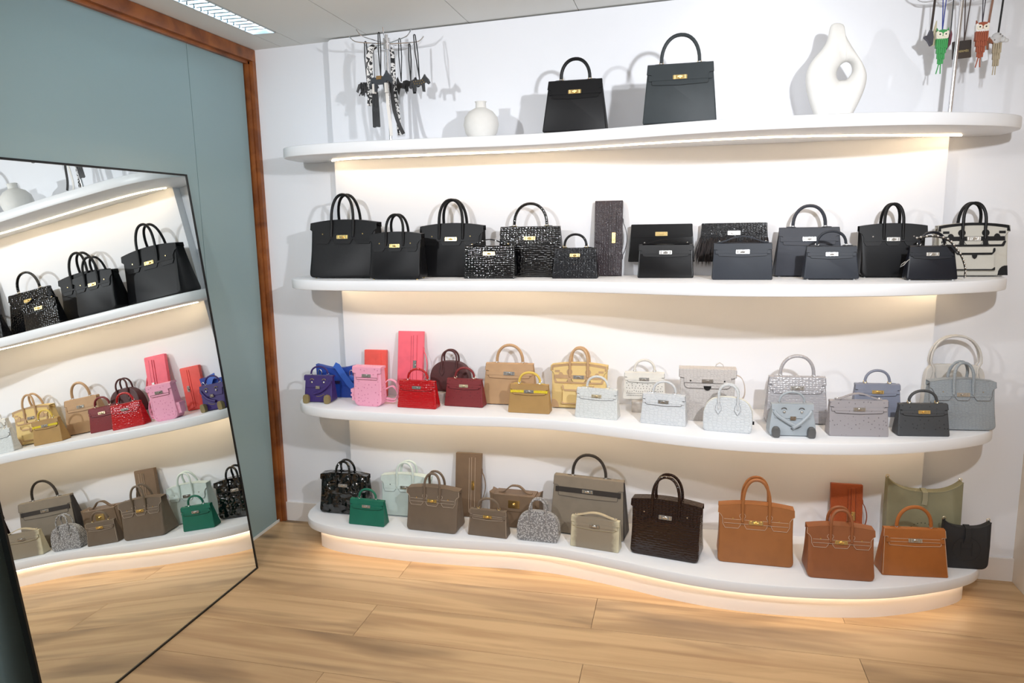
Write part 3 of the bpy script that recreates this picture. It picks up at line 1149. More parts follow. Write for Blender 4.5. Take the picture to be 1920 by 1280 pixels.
o = place('clutch_bag', 'wide smooth black clutch with gold lock raised behind a box-leather bag', 1.897, -.078, T3 + .057, 0, 4, 'clutch', K)
flatbag(o, .262, .157, .022, BLKS, GOLD)
o = place('clutch_bag', 'black crocodile clutch with a feather fringe and silver lock', 2.188, -.078, T3 + .057, 0, 4, 'clutch', K)
flatbag(o, .268, .157, .022, BCROCM, SILVER, plain('feathers', (34, 26, 26), .7))
o = place('handbag', 'small smooth shiny black bag with flat handle and silver lock', 1.918, -.2, T3, 0, group=K)
kelly(o, .222, .21, .132, .06, .152, .15, BLKS, SILVER, flat=True, feet_on=False)
o = place('handbag', 'small slate grey bag with raised flat handle before the feathered clutch', 2.208, -.29, T3, 0, group=K)
kelly(o, .222, .21, .137, .06, .165, .15, SLATE, SILVER, flat=True, feet_on=False)
o = place('handbag', 'tall slate grey bag with round handle and silver lock', 2.47, -.125, T3, 0, group=K)
kelly(o, .256, .22, .19, .10, .284, .12, leather('leather_slate_light', (58, 61, 70), 'grain', .5, spec=.3), SILVER)
o = place('handbag', 'small slate grey round-handled bag before the tall slate one', 2.525, -.29, T3, 0, group=K)
kelly(o, .194, .17, .122, .066, .185, .1, SLATE, SILVER)
o = place('handbag', 'black two-handled bag with silver lock behind the bag with the studded strap', 2.76, -.165, T3, 0, group=K)
birkin(o, .222, .228, .194, .105, .282, .066, BLK, SILVER)
NAVY = leather('leather_ink', (17, 19, 28), 'grain', .4, spec=.3)
o = place('handbag', 'small ink-black bag with studded strap and silver lock', 2.858, -.31, T3, 0, group=K)
kelly(o, .168, .143, .12, .064, .176, .083, NAVY, SILVER)
sp = catmull([(-.055, -.012, .150), (-.01, -.03, .158), (.035, -.045, .146), (.062, -.05, .115), (.082, -.052, .085), (.098, -.045, .045), (.104, -.03, .012)], 6)
s_ = MB().strap(sp, .014, .004, (0.3, 1, 0.3)).build('studded_strap', EDGE_K, o)
for p in sp[::2]:
    MB().ball((p[0], p[1] - .006, p[2] + .002), .0042, 8, 5).build('stud', SILVER, s_)
s2 = MB().tube([(-.075, -.02, .075), (-.082, -.022, .07), (-.094, -.024, .055), (-.105, -.024, .048), (-.101, -.024, .058), (-.088, -.022, .068)], .0016, 6).build('snap_hook', SILVER, o)
CANV = leather('canvas_cream', (206, 203, 194), 'canvas', .8, (190, 186, 176))
o = place('handbag', 'cream canvas two-handled bag with black trims and front pocket', 3.05, -.115, T3, 0, group=K)
yf, w_, b_ = birkin(o, .236, .236, .19, .10, .28, .076, CANV, SILVER, trim=BLK)
cargo(o, .236, .19, yf, BLK, CANV)

# ------------------------------------------------------------------ pastel and red shelf
K = 'handbags on the colourful shelf'
BLUE = leather('leather_royal_blue', (30, 66, 156), 'grain', .45)
BLUE2 = leather('leather_blue_strap', (52, 98, 190), 'grain', .5)
o = place('shoulder_bag', 'royal blue flap bag with wide diagonal strap behind the purple bag', .392, -.115, T2, 4, cat='shoulder bag', group=K)
W, H, D = .196, .158, .06
ol = [(-W / 2 + .012, 0.0), (W / 2 - .012, 0.0), (W / 2, H * .45), (W / 2 + .006, H * .97)] + [(W / 2 * (1 - k / 6), H * (.99 - .11 * math.sin(PI * k / 12))) for k in range(1, 12)] + [(-W / 2 - .006, H * .99), (-W / 2, H * .45)]
Dzb = lambda z: D * (1 - .5 * z / H)
slab(ol, Dzb, .004).build('body', BLUE, o)
yfb = lambda z: -Dzb(z) / 2
m = MB()
fpanel(m, [(-W * .46, H * .36), (W * .46, H * .36), (W * .5, H * .95)] + [(W / 2 * (1 - k / 6), H * (.985 - .11 * math.sin(PI * k / 12))) for k in range(1, 12)] + [(-W * .5, H * .95)], yfb, .0005, .0025)
m.build('flap', BLUE, o)
MB().strap([(-.005, -.026, .156), (.012, -.033, .152), (.04, -.036, .112), (.07, -.04, .072), (.088, -.038, .052)], .030, .004, (1, 0, .4)).build('shoulder_strap', BLUE2, o)
MB().box(-.02, .02, -.034, -.028, .068, .082).build('turn_lock', SILVER, o)
for sx in (-1, 1):
    MB().tube([(sx * .078 + .009 * math.cos(a), -.028, .118 + .016 * math.sin(a)) for a in [2 * PI * k / 14 for k in range(14)]], .002, 6, True).build('strap_ring', SILVER, o)
    MB().ball((sx * .078, -.026, .094), .018, 10, 5, (1, .35, 1)).build('strap_tab', BLUE2, o)


def doll(root, W, Wt, H, D, apex, hs, mat, footm, hw, arms):
    dt = D * .36
    Dz = lambda z: D + (dt - D) * max(0, min(1, z / H))
    yf = lambda z: -Dz(z) / 2
    w = lambda z: W / 2 + (Wt - W) / 2 * z / H
    ol = round_poly([(-W / 2 - .004, .003), (W / 2 + .004, .003), (W / 2 + .003, H * .35), (Wt / 2 - .006, H), (-Wt / 2 + .006, H), (-W / 2 - .003, H * .35)], [.010, .010, .03, .004, .004, .03], 4)
    slab(ol, Dz, .006, .05, H).build('body', mat, root)
    m = MB()
    z1 = H * .58
    fpanel(m, round_poly([(-Wt * .43, z1), (Wt * .43, z1), (Wt * .45, H * .84), (Wt * .5, H * .84), (Wt * .5, H + .001), (-Wt * .5, H + .001), (-Wt * .5, H * .84), (-Wt * .45, H * .84)], [.003, .003, 0, .002, .002, .002, .002, 0], 2), yf, .001, .0024)
    m.rings([[(sx * Wt / 2, a, b) for a, b in ((-dt / 2 - .003, H - .003), (-dt / 2 - .002, H + .002), (0, H + .004), (dt / 2 + .001, H + .001), (dt / 2 + .001, H - .006))] for sx in (-1, 1)])
    fl = m.build('flap', mat, root)
    for sx in (-1, 1):
        ze = H * .78
        MB().ball((sx * Wt * .21, yf(ze) - .0055, ze), .0055, 10, 6, (1, .8, 1)).build('eye_stud', hw, root)
        MB().tube([(sx * Wt * .21 + .0095 * math.cos(a), yf(H * .84) - .0045, H * .84 + .0085 * math.sin(a)) for a in [PI * k / 10 for k in range(1, 10)]], .0018, 6).build('eyelid', footm, root)
        f = round_poly([(-.013, -.001), (.013, -.001), (.014, .026), (.009, .040), (-.009, .040), (-.014, .026)], .010, 4)
        m = MB()
        y0 = -D / 2
        m.rings([list(reversed([(sx * W * .40 + x * q, y0 + yy, max(z * q + .001, 0.0)) for x, z in f])) for yy, q in ((-.020, .93), (-.018, 1.0), (-.004, 1.0), (.004, .9))])
        m.build('foot', footm, root)
    m = MB()
    zl = z1 + .001
    m.box(-.010, .010, yf(zl) - .0075, yf(zl) - .003, zl - .007, zl + .007)
    lk = m.build('turn_lock', hw, root)
    MB().cyl_y(0, zl, yf(zl) - .010, yf(zl) - .007, .0028, 8).build('knob', hw, lk)
    MB().tube(arc_handle(hs, H + .008, apex - .004), .0042, 10).build('handle', mat, root)
    for sx in (-1, 1):
        MB().tube([(sx * hs / 2 + .005 * math.cos(a), 0, H + .007 + .005 * math.sin(a)) for a in [2 * PI * k / 10 for k in range(10)]], .0014, 6, True).build('handle_ring', hw, root)
    for a in arms:
        pts = catmull([(x, yf(z) - d, z) for x, z, d in a], 5)
        MB().tube(pts, .007, 8).build('arm', mat, root)
    MB().tube([(x, yf(z) - .002, z) for x, z in [(-.008, H * .25), (.004, H * .245), (.018, H * .27), (.03, H * .33)]], .0014, 6).build('smile', footm, root)


PURP = leather('leather_purple', (56, 38, 104), 'grain', .5)
OLIVE = leather('leather_olive', (138, 122, 82), 'grain', .55)
o = place('handbag', 'purple bag with stud eyes, a smile and two olive feet', .352, -.22, T2, 3, group=K)
doll(o, .128, .140, .121, .072, .168, .082, PURP, OLIVE, SILVER, [[(.062, .1, .004), (.05, .082, .006), (.02, .056, .007), (-.018, .042, .005)]])
CORAL = leather('leather_coral', (236, 92, 82), 'grain', .5)
o = place('clutch_bag', 'short coral red clutch standing upright behind the pink backpack', .573, -.082, T2, 0, 6, 'clutch', K)
clutch(o, .112, .222, .02, CORAL, SILVER, None, False)


def backpack(root, W, H, D, mat, hw, big=False, edge=None, patch=None, lockm=None):
    Dz = lambda z: D * (1 - .30 * max(0, min(1, z / H)))
    yf = lambda z: -Dz(z) / 2
    rb = .004 if big else .034
    wt = W * (.485 if not big else .5)
    ol = round_poly([(-W / 2, 0), (W / 2, 0), (wt, H), (-wt, H)], [rb, rb, .004, .004], 6)
    body = slab(ol, Dz, .005, .05, H).build('body', mat, root)
    if not big:
        o2 = round_poly([(-W / 2 + .008, .009), (W / 2 - .008, .009), (wt - .008, H * .6), (-wt + .008, H * .6)], [.030, .030, 0, 0], 6)
        fline(o2[:-1], yf, .0006, .0012).build('piping', mat, body)
    edge = edge or edge_of(mat)
    z1, z2 = H * (.86 if not big else .845), H * (.70 if not big else .64)
    k = .80 if not big else .86
    r2 = .002 if not big else .022
    low = [(-wt - .004, H * .995), (-wt - .004, z1 + .002), (-wt * .93, z1 - .001), (-wt * k, z1 - .001)] + [(-p[0], p[1]) for p in reversed(round_poly([(wt * k, z1), (wt * k, z2), (0, z2 - .003)], [0, r2, 0], 5))][:-1]
    low = [(-wt - .005, H * .995), (-wt - .005, z1 + .002), (-wt * .92, z1 - .001), (-wt * k, z1 - .001)]
    cor = round_poly([(-wt * k, z1 - .001), (-wt * k + .002, z2), (wt * k - .002, z2), (wt * k, z1 - .001)], [0, r2, r2, 0], 5)
    low = low[:3] + cor + [(wt * .92, z1 - .001), (wt + .005, z1 + .002), (wt + .005, H * .995)]
    m = MB()
    fpanel(m, low, yf, .001, .003)
    dt = Dz(H)
    hwid = wt + .005
    m.rings([[(sx * hwid, a, b) for a, b in ((-dt / 2 - .0035, H - .006), (-dt / 2 - .003, H + .002), (-dt / 2 + .004, H + .006), (dt / 2, H + .005), (dt / 2 + .002, H - .004))] for sx in (-1, 1)])
    fl = m.build('flap', mat, root)
    if edge:
        fline(low, yf, .0042, .0007).build('edge_paint', edge, fl)
    zb = (z1 + z2) / 2 + H * (.025 if not big else .045)
    m = MB()
    fpanel(m, [(-wt * k, zb - .009), (wt * k, zb - .009), (wt * k, zb + .009), (-wt * k, zb + .009)], yf, .0038, .002)
    bl = m.build('belt', mat, root)
    if edge:
        fline([(-wt * k, zb - .009), (wt * k, zb - .009)], yf, .006, .0007).build('edge_paint', edge, bl)
    turnlock(root, yf, zb, .044, .014, lockm or hw)
    if patch:
        m = MB()
        fpanel(m, [(-.015, z2 + .010), ] + [(.015 * math.cos(a), z2 + .010 + .018 * math.sin(a)) for a in [PI + PI * q / 10 for q in range(1, 10)]] + [(.015, z2 + .010)], yf, .004, .0015)
        m.build('half_round_patch', patch, root)
        for sx in (-1, 1):
            MB().cyl_y(sx * wt * .62, zb, yf(zb) - .0075, yf(zb), .0032, 8).build('eyelet', patch, root)


PINK = leather('ostrich_pink', (238, 166, 190), 'ostrich', .5, (205, 120, 150), 62)
o = place('backpack', 'small pink ostrich backpack with side pouch and silver lock', .616, -.25, T2, -3, cat='backpack', group=K)
backpack(o, .137, .176, .062, PINK, SILVER)
pc = MB().prism_z(round_poly([(-.085, -.02), (-.062, -.02), (-.062, .02), (-.085, .02)], .004, 2), .022, .072).build('side_pouch', PINK, o)
MB().box(-.0865, -.061, -.0215, .0215, .060, .075).build('pouch_flap', PINK, pc)
MB().box(-.0868, -.075, -.0228, -.020, .042, .052).build('pouch_strap', PINK, pc)
for q in (0, 1):
    pts = catmull([(.064, .02, .10 - q * .03), (.085 + q * .01, .03, .115 - q * .03), (.115, .035, .10 - q * .035), (.125, .03, .06 - q * .02), (.11, .02, .028 - q * .01), (.07, .02, .03 - q * .012)], 5)
    MB().strap(pts, .012, .003, (0, 1, .3)).build('shoulder_strap', PINK, o)
PKC = leather('leather_rose', (242, 106, 124), 'grain', .5)
o = place('clutch_bag', 'tall rose pink clutch standing upright behind the red crocodile bag', .757, -.115, T2, 0, 10, 'clutch', K)
clutch(o, .124, .318, .02, PKC, SILVER, leather('leather_rose_edge', (176, 60, 80), 'grain', .5))
o = place('handbag', 'small glossy scarlet crocodile bag with round handle', .848, -.25, T2, -3, group=K)
kelly(o, .187, .167, .119, .06, .178, .094, leather('croc_scarlet', (178, 14, 22), 'patent', .2, (110, 6, 12), 100, .6), SILVER, feet_on=False)


def mblock(x, y, lab, w=.052, h=.046):
    o_ = MB().prism_z(round_poly([(x - w / 2, y - w / 2), (x + w / 2, y - w / 2), (x + w / 2, y + w / 2), (x - w / 2, y + w / 2)], .012, 3), T2, T2 + h)
    return tag(o_.build('marble_block', MBLOCK), lab, 'pedestal')


MAR = leather('leather_maroon', (78, 38, 38), 'grain', .5)
mblock(.918, -.150, 'veined marble block under the maroon dome-shaped bag', .06, .049)
o = place('handbag', 'maroon dome-shaped bag with two handles raised on a marble block', .958, -.115, T2 + .05, 0, group=K)
dome(o, .185, .138, .07, .192, .07, MAR, SILVER, plain('maroon_edge', (46, 22, 22), .5))
o = place('handbag', 'small burgundy ostrich bag with gold lock', 1.048, -.19, T2, -3, group=K)
kelly(o, .184, .161, .12, .062, .177, .088, leather('ostrich_burgundy', (120, 38, 42), 'ostrich', .5, (80, 22, 26), 80), PGOLD, feet_on=False)
o = place('handbag', 'tall camel brown bag with round handle and silver lock', 1.239, -.115, T2, 1, group=K)
CAMEL = leather('leather_camel', (186, 150, 112), 'grain', .5)
kelly(o, .244, .215, .182, .092, .273, .118, CAMEL, SILVER, plain('camel_edge', (118, 82, 50), .5))
MUST = leather('leather_mustard', (170, 134, 82), 'grain', .5)
YEL = leather('croc_yellow', (226, 200, 40), 'croc', .3, None, 200)
YELH = leather('leather_yellow', (222, 190, 84), 'grain', .45)
o = place('handbag', 'small mustard bag with bright yellow belt and yellow handle', 1.357, -.25, T2, -1, group=K)
kelly(o, .184, .165, .12, .062, .178, .091, MUST, SILVER, plain('mustard_edge', (110, 78, 34), .5), strapm=YEL, handm=YELH, feet_on=False)
YCAN = leather('canvas_yellow', (228, 200, 140), 'canvas', .8, (216, 186, 122))
TANT = leather('leather_tan_trim', (190, 156, 118), 'grain', .5)
o = place('handbag', 'yellow canvas two-handled bag with tan trims and front pocket', 1.556, -.125, T2, -1, group=K)
yf, w_, b_ = birkin(o, .24, .243, .186, .105, .268, .078, YCAN, SILVER, trim=TANT)
cargo(o, .24, .186, yf, TANT, YCAN)
WCROC = leather('croc_white', (212, 214, 212), 'croc', .32, (190, 193, 191), 80)
EDGE_G = plain('edge_paint_grey', (128, 132, 138), .5)
o = place('handbag', 'small off-white crocodile bag with pale gold lock', 1.652, -.285, T2, -8, group=K)
kelly(o, .182, .168, .119, .062, .177, .088, WCROC, PGOLD, EDGE_G, feet_on=False)
WST = leather('leather_white', (220, 217, 210), 'grain', .5)
mblock(1.812, -.165, 'veined marble block under the white studded bag', .052, .046)
o = place('handbag', 'white bag covered in tiny silver studs, raised on a marble block', 1.836, -.125, T2 + .047, 0, group=K)
kelly(o, .18, .166, .114, .055, .174, .084, WST, SILVER, EDGE_D, handm=WST, feet_on=False)
st = MB().ball((0, 0, 0), .0019, 6, 3)
st0 = None
yfs = lambda z: -(.055 + (.016 - .055) * z / .114) / 2
for r in range(6):
    zz = (.068, .058, .048, .037, .027, .018)[r]
    n = (7, 10, 13, 17, 24, 28)[r]
    for q in range(n):
        xx = -.078 + .156 * (q + .5 * (r % 2)) / n + .004
        if st0 is None:
            st0 = st.build('stud', plain('stud_grey', (150, 148, 146), .25, 1.0), o)
            ob = st0
        else:
            ob = st0.copy()
            COL.objects.link(ob)
            ob.parent = o
        zq = zz + random.uniform(-.002, .002) * (r < 4)
        ob.location = (xx, yfs(zq) - .0012, zq)
PBL = leather('croc_ice_blue', (208, 210, 212), 'croc', .32, (184, 188, 193), 80)
o = place('handbag', 'small ice blue crocodile bag with thin dark edges', 1.925, -.335, T2, -10, group=K)
kelly(o, .183, .166, .118, .06, .176, .089, PBL, SILVER, EDGE_D, feet_on=False)
BEI = leather('croc_beige_grey', (202, 196, 192), 'croc', .38, (176, 170, 168), 100)
o = place('backpack', 'large beige-grey crocodile backpack with black half-round patch', 2.092, -.245, T2, 1, cat='backpack', group=K)
backpack(o, .213, .211, .07, BEI, SILVER, True, EDGE_D, EDGE_K)
MB().strap([(.03, .012, .212), (.036, .012, .226), (.048, .012, .233), (.06, .012, .226), (.066, .012, .212)], .009, .003).build('top_loop', BEI, o)
MB().strap(catmull([(.10, .025, .185), (.135, .03, .17), (.15, .03, .13), (.145, .03, .085), (.10, .025, .06)], 5), .016, .003).build('shoulder_strap', leather('strap_beige', (206, 192, 182), 'grain', .5), o)
BOL = leather('croc_pale_blue', (206, 209, 211), 'croc', .34, (186, 190, 194), 80)
o = place('handbag', 'pale blue crocodile dome bag with two round handles', 2.168, -.388, T2, -7, group=K)
dome(o, .182, .131, .075, .183, .071, BOL, BLACKM, EDGE_G, zipm=plain('cream_zip', (226, 222, 206), .6))
GCR = leather('croc_grey_gloss', (174, 172, 176), 'patent', .22, (150, 148, 152), 100, .6)
o = place('handbag', 'large glossy light grey crocodile bag behind the smiling grey bag', 2.436, -.225, T2, 2, group=K)
kelly(o, .232, .21, .183, .088, .274, .125, GCR, SILVER, EDGE_D)
DGR = leather('leather_blue_grey', (166, 174, 180), 'grain', .5)
DFT = leather('leather_feet_grey', (92, 92, 92), 'grain', .55)
o = place('handbag', 'blue-grey bag with stud eyes, crossed arms and two dark feet', 2.395, -.405, T2, 5, group=K)
doll(o, .158, .150, .117, .078, .166, .09, DGR, DFT, SILVER, [[(-.066, .094, .002), (-.055, .078, .006), (-.02, .056, .010), (.006, .043, .012)], [(.066, .094, .002), (.052, .076, .006), (.022, .050, .010), (-.004, .036, .017)]])
mb = MB().prism_z(round_poly([(2.665, -.25), (2.80, -.25), (2.80, -.19), (2.665, -.19)], .008, 2), T2, T2 + .038)
tag(mb.build('display_riser', WHITE), 'low white riser under the lilac-grey bag', 'riser')
LIL = leather('leather_lilac_grey', (132, 137, 154), 'grain', .5)
o = place('handbag', 'small lilac-grey bag with gold lock raised behind the ostrich bag', 2.732, -.215, T2 + .039, 2, group=K)
kelly(o, .172, .16, .122, .058, .182, .088, LIL, GOLD, EDGE_D, feet_on=False)
OGR = leather('ostrich_grey', (160, 155, 158), 'ostrich', .5, (118, 112, 116), 75)
o = place('handbag', 'grey ostrich bag with low flat handle and silver lock', 2.632, -.37, T2, 6, group=K)
kelly(o, .21, .204, .13, .064, .157, .128, OGR, SILVER, EDGE_D, flat=True, feet_on=False)
ODK = leather('ostrich_charcoal', (70, 72, 75), 'ostrich', .5, (40, 42, 45), 75)
o = place('handbag', 'small charcoal ostrich bag with gold lock', 2.862, -.33, T2, 7, group=K)
kelly(o, .184, .168, .116, .062, .172, .097, ODK, GOLD, feet_on=False)
GBK = leather('croc_dove_grey', (152, 159, 164), 'croc', .36, (134, 141, 147), 110)
o = place('handbag', 'dove grey crocodile two-handled bag at the right end', 3.022, -.215, T2, 6, group=K)
birkin(o, .24, .228, .184, .095, .262, .068, GBK, SILVER, plain('dove_edge', (108, 104, 104), .5))
BONE = leather('leather_bone', (204, 200, 194), 'grain', .5)
o = place('handbag', 'bone-coloured dome bag with tall looping handles behind the dove grey bag', 3.045, -.075, T2, 0, group=K)
dome(o, .215, .222, .06, .34, .155, BONE, SILVER, EDGE_G, tall=1, e1=.34, e2=.36)

# ------------------------------------------------------------------ lowest shelf
K = 'handbags on the lowest shelf'
o = place('handbag', 'black patent crocodile two-handled bag at the left end', .421, -.155, T1, 0, group=K)
birkin(o, .245, .235, .186, .11, .258, .07, BPAT, SILVER)
GRN = leather('leather_emerald', (16, 106, 84), 'grain', .5)
o = place('handbag', 'small emerald green bag with silver lock', .589, -.278, T1, -2, group=K)
kelly(o, .18, .167, .115, .06, .171, .084, GRN, SILVER, feet_on=False)
MINT = leather('leather_mint', (208, 222, 217), 'grain', .5)
o = place('handbag', 'pale mint two-handled bag behind the emerald one', .728, -.134, T1, 0, group=K)
birkin(o, .242, .242, .189, .097, .264, .08, MINT, SILVER, EDGE_G, tilt=.1)
TAU = leather('leather_taupe', (112, 97, 82), 'grain', .5)
o = place('handbag', 'taupe two-handled bag with cream stitching and gold lock', .911, -.258, T1, -3, group=K)
birkin(o, .245, .245, .186, .12, .267, .074, TAU, GOLD, STITCH, True, feet_on=False)
TAU2 = leather('leather_taupe_brown', (124, 102, 81), 'grain', .5)
o = place('clutch_bag', 'tall taupe clutch with gold lock standing upright', 1.022, -.105, T1, 0, 9, 'clutch', K)
clutch(o, .126, .30, .022, TAU2, GOLD, STITCH)
o = place('handbag', 'small taupe bag with gold lock beside the spotted lizard bag', 1.171, -.288, T1, -4, group=K)
kelly(o, .185, .167, .114, .06, .172, .096, TAU, GOLD, STITCH, stitch=True, feet_on=False, er=.0005)
# soft square bag with a turned-up top
o = place('handbag', 'brown satchel with turned-up corners and a rectangular gold lock', 1.267, -.155, T1, -3, group=K)
W, H, D = .236, .150, .095
Dz = lambda z: D * (1 - .30 * z / H)
slab(round_poly([(-W / 2, 0), (W / 2, 0), (W / 2 - .002, H * .9), (W / 2 + .002, H + .010), (W * .40, H - .003), (-W * .40, H - .003), (-W / 2 - .002, H + .010), (-W / 2 + .002, H * .9)], [.006, .006, .01, .003, .012, .012, .003, .01], 3), Dz, .004, .05, H).build('body', TAU2, o)
yfq = lambda z: -Dz(z) / 2
m = MB()
fpanel(m, round_poly([(-W * .43, H * .52), (W * .43, H * .52), (W * .40, H), (-W * .40, H)], .004, 2), yfq, .0005, .004)
m.rings([[(sx * W * .40, a, b) for a, b in ((-Dz(H) / 2 - .004, H - .004), (-Dz(H) / 2, H + .003), (Dz(H) / 2, H + .003), (Dz(H) / 2 + .002, H - .006))] for sx in (-1, 1)])
m.build('flap', TAU2, o)
m = MB()
fpanel(m, round_poly([(-.0265, H * .62), (.0265, H * .62), (.0265, H * .85), (-.0265, H * .85)], .002, 2), yfq, .0045, .0025)
lk = m.build('lock_plate', GOLD, o)
MB().ball((0, yfq(H * .74) - .0095, H * .74), .0065, 10, 6).build('knob', GOLD, lk)
hp = [(-.078, -.01, H + .005), (-.06, -.01, H + .006), (-.045, -.01, H + .014), (-.03, -.01, H + .028), (-.014, -.01, H + .037), (.014, -.01, H + .037), (.03, -.01, H + .028), (.045, -.01, H + .014), (.06, -.01, H + .006), (.078, -.01, H + .005)]
MB().strap(catmull(hp, 3), .016, .005).build('handle', TAU2, o)
LIZ = leather('lizard_spotted', (96, 94, 95), 'lizard', .4, (222, 220, 218), 150)
o = place('handbag', 'grey and white spotted lizard dome bag', 1.397, -.29, T1, -2, group=K)
dome(o, .184, .13, .07, .187, .072, LIZ, SILVER, None, zipm=plain('grey_zip', (180, 176, 172), .6))
ETP = leather('leather_stone', (134, 123, 108), 'grain', .5)
DKB = leather('leather_espresso', (50, 45, 42), 'grain', .5)
o = place('handbag', 'largest stone grey bag with dark belt and dark sides', 1.604, -.176, T1, -8, group=K)
kelly(o, .338, .312, .252, .12, .362, .15, ETP, SILVER, EDGE_D, strapm=DKB, handm=DKB, sidem=DKB)
LZC = leather('lizard_natural', (146, 134, 116), 'lizardcream', .35, (204, 195, 166))
o = place('handbag', 'natural lizard bag with cream sides and flat handle', 1.65, -.322, T1, -9, group=K)
kelly(o, .212, .207, .128, .06, .152, .145, LZC, SILVER, plain('lizard_edge', (190, 176, 140), .5), flat=True, feet_on=False, handm=leather('lizard_cream', (204, 190, 160), 'grain', .4))
CHO = leather('croc_chocolate', (34, 17, 12), 'patent', .16, (64, 38, 28), 88, .6)
o = place('handbag', 'glossy chocolate crocodile two-handled bag', 1.945, -.315, T1, -11, group=K)
birkin(o, .282, .284, .224, .13, .339, .11, CHO, SILVER, plain('choc_edge', (70, 40, 28), .4), feet_on=False)
TAN = leather('leather_tan', (158, 100, 54), 'grain', .5)
o = place('handbag', 'large tan two-handled bag with gold lock beside the chocolate one', 2.292, -.305, T1, -1, group=K)
birkin(o, .291, .284, .225, .12, .347, .102, TAN, GOLD, STITCH, True, feet_on=False)
TAN2 = leather('leather_chestnut', (146, 88, 52), 'grain', .5)
o = place('handbag', 'smaller chestnut two-handled bag with gold lock at the shelf front', 2.595, -.367, T1, 2, group=K)
birkin(o, .244, .237, .19, .124, .269, .076, TAN2, GOLD, STITCH, True, feet_on=False)
TAN3 = leather('leather_cognac', (166, 98, 44), 'grain', .45)
o = place('handbag', 'cognac round-handled bag with cream stitching and silver lock', 2.874, -.30, T1, 5, group=K)
kelly(o, .241, .218, .176, .095, .270, .124, TAN3, SILVER, STITCH, stitch=True, feet_on=False)
ORL = leather('lizard_orange', (166, 78, 34), 'croc', .4, (130, 56, 22), 260)
o = place('clutch_bag', 'rust orange clutch with gold lock standing upright behind the chestnut bag', 2.676, -.105, T1, 0, 9, 'clutch', K)
clutch(o, .124, .262, .022, ORL, GOLD, plain('rust_edge', (96, 44, 18), .5))


def evelyne(root, W, H, D, mat, hw, dip, perf, tabm=None):
    Dz = lambda z: D * (1 - .45 * z / H)
    yf = lambda z: -Dz(z) / 2
    top = [(W / 2 * (1 - k / 10), H - dip * (1 - abs(1 - k / 10) ** 3.0)) for k in range(0, 21)]
    ol = round_poly([(-W * .48, 0), (W * .48, 0), (W * .5, H * .5), (-W * .5, H * .5)], [.028, .028, 0, 0], 6)[:-2] + [(W * .5, H * .5), (W / 2, H * .85)] + top + [(-W / 2, H * .85), (-W * .5, H * .5)]
    b = slab(ol, Dz, .004, .04, H).build('body', mat, root)
    MB().tube([(x, -Dz(z) / 2 + .001, z + .0005) for x, z in top], .0018, 6).build('rim', mat, b)
    m = MB()
    hm = H - dip
    m.strap([(0, D * .2, hm + .003), (0, 0, hm + .008), (0, -Dz(hm) / 2 - .004, hm), (0, yf(hm - .03) - .006, hm - .03), (-.003, yf(hm - .05) - .006, hm - .05)], .019, .004, (1, 0, 0))
    m.build('closing_tab', tabm or mat, root)
    m = MB()
    fpanel(m, round_poly([(-.013, hm - .062), (.011, hm - .062), (.012, hm - .045), (-.012, hm - .045)], .003, 2), yf, .0005, .002)
    m.build('tab_loop', mat, root)
    for sx in (-1, 1):
        MB().tube([(sx * (W / 2 - .004) + .006 * math.cos(a), 0.006, H + .003 + .006 * math.sin(a)) for a in [2 * PI * k / 10 for k in range(10)]], .0016, 6, True).build('strap_ring', hw, root)
        MB().strap([(sx * (W / 2 - .003), -.004, H - .03), (sx * (W / 2 - .002), 0, H - .005), (sx * (W / 2 - .004), .004, H + .001)], .014, .003, (0, 1, 0)).build('ring_tab', mat, root)
    c = H * (.27 if perf else .42)
    R = H * (.175 if perf else .25)
    if perf:
        d0 = MB()
        for k in range(26):
            a = 2 * PI * k / 26
            x, z = R * 1.05 * math.cos(a), c + R * math.sin(a)
            q = MB().cyl_y(x, z, yf(z) - .0006, yf(z) + .001, .0019, 8)
            q.build('perforation', EDGE_K, b)
        for x, z in [(sx * R * .42, c + R * q) for sx in (-1, 1) for q in (-.55, -.33, -.11, .11, .33, .55)] + [(R * q, c) for q in (-.2, 0, .2)]:
            MB().cyl_y(x, z, yf(z) - .0006, yf(z) + .001, .0019, 8).build('perforation', EDGE_K, b)
    else:
        MB().tube([(R * 1.05 * math.cos(a), yf(c + R * math.sin(a)) - .0002, c + R * math.sin(a)) for a in [2 * PI * k / 32 for k in range(32)]], .0010, 5, True).build('embossed_ring', mat, b)
        for sx in (-1, 1):
            fline([(sx * R * .42, c - R * .55), (sx * R * .42, c + R * .55)], yf, .0002, .0016).build('embossed_bar', mat, b)
        fline([(-R * .42, c), (R * .42, c)], yf, .0002, .0016).build('embossed_bar', mat, b)


OLV = leather('leather_sage', (140, 136, 108), 'grain', .5)
o = place('shoulder_bag', 'sage green slouchy bag with scooped top and closing tab', 2.955, -.118, T1, 0, cat='shoulder bag', group=K)
evelyne(o, .275, .315, .075, OLV, PGOLD, .048, True, leather('leather_sage_light', (158, 154, 128), 'grain', .5))
o = place('shoulder_bag', 'small charcoal black scooped-top bag at the right end', 3.086, -.215, T1, 3, cat='shoulder bag', group=K)
evelyne(o, .166, .19, .05, leather('leather_charcoal', (40, 40, 42), 'grain', .6), PGOLD, .026, False)

# ------------------------------------------------------------------ vases
v = MB().lathe([(.028, 0), (.05, .006), (.066, .028), (.0735, .06), (.068, .09), (.05, .113), (.03, .124), (.0225, .128), (.0215, .148), (.0245, .153), (.019, .153), (.017, .13)], 32)
tag(v.build('round_vase', CERAM, loc=(1.160, -.22, T4)), 'small round matte white vase with a short neck', 'vase')


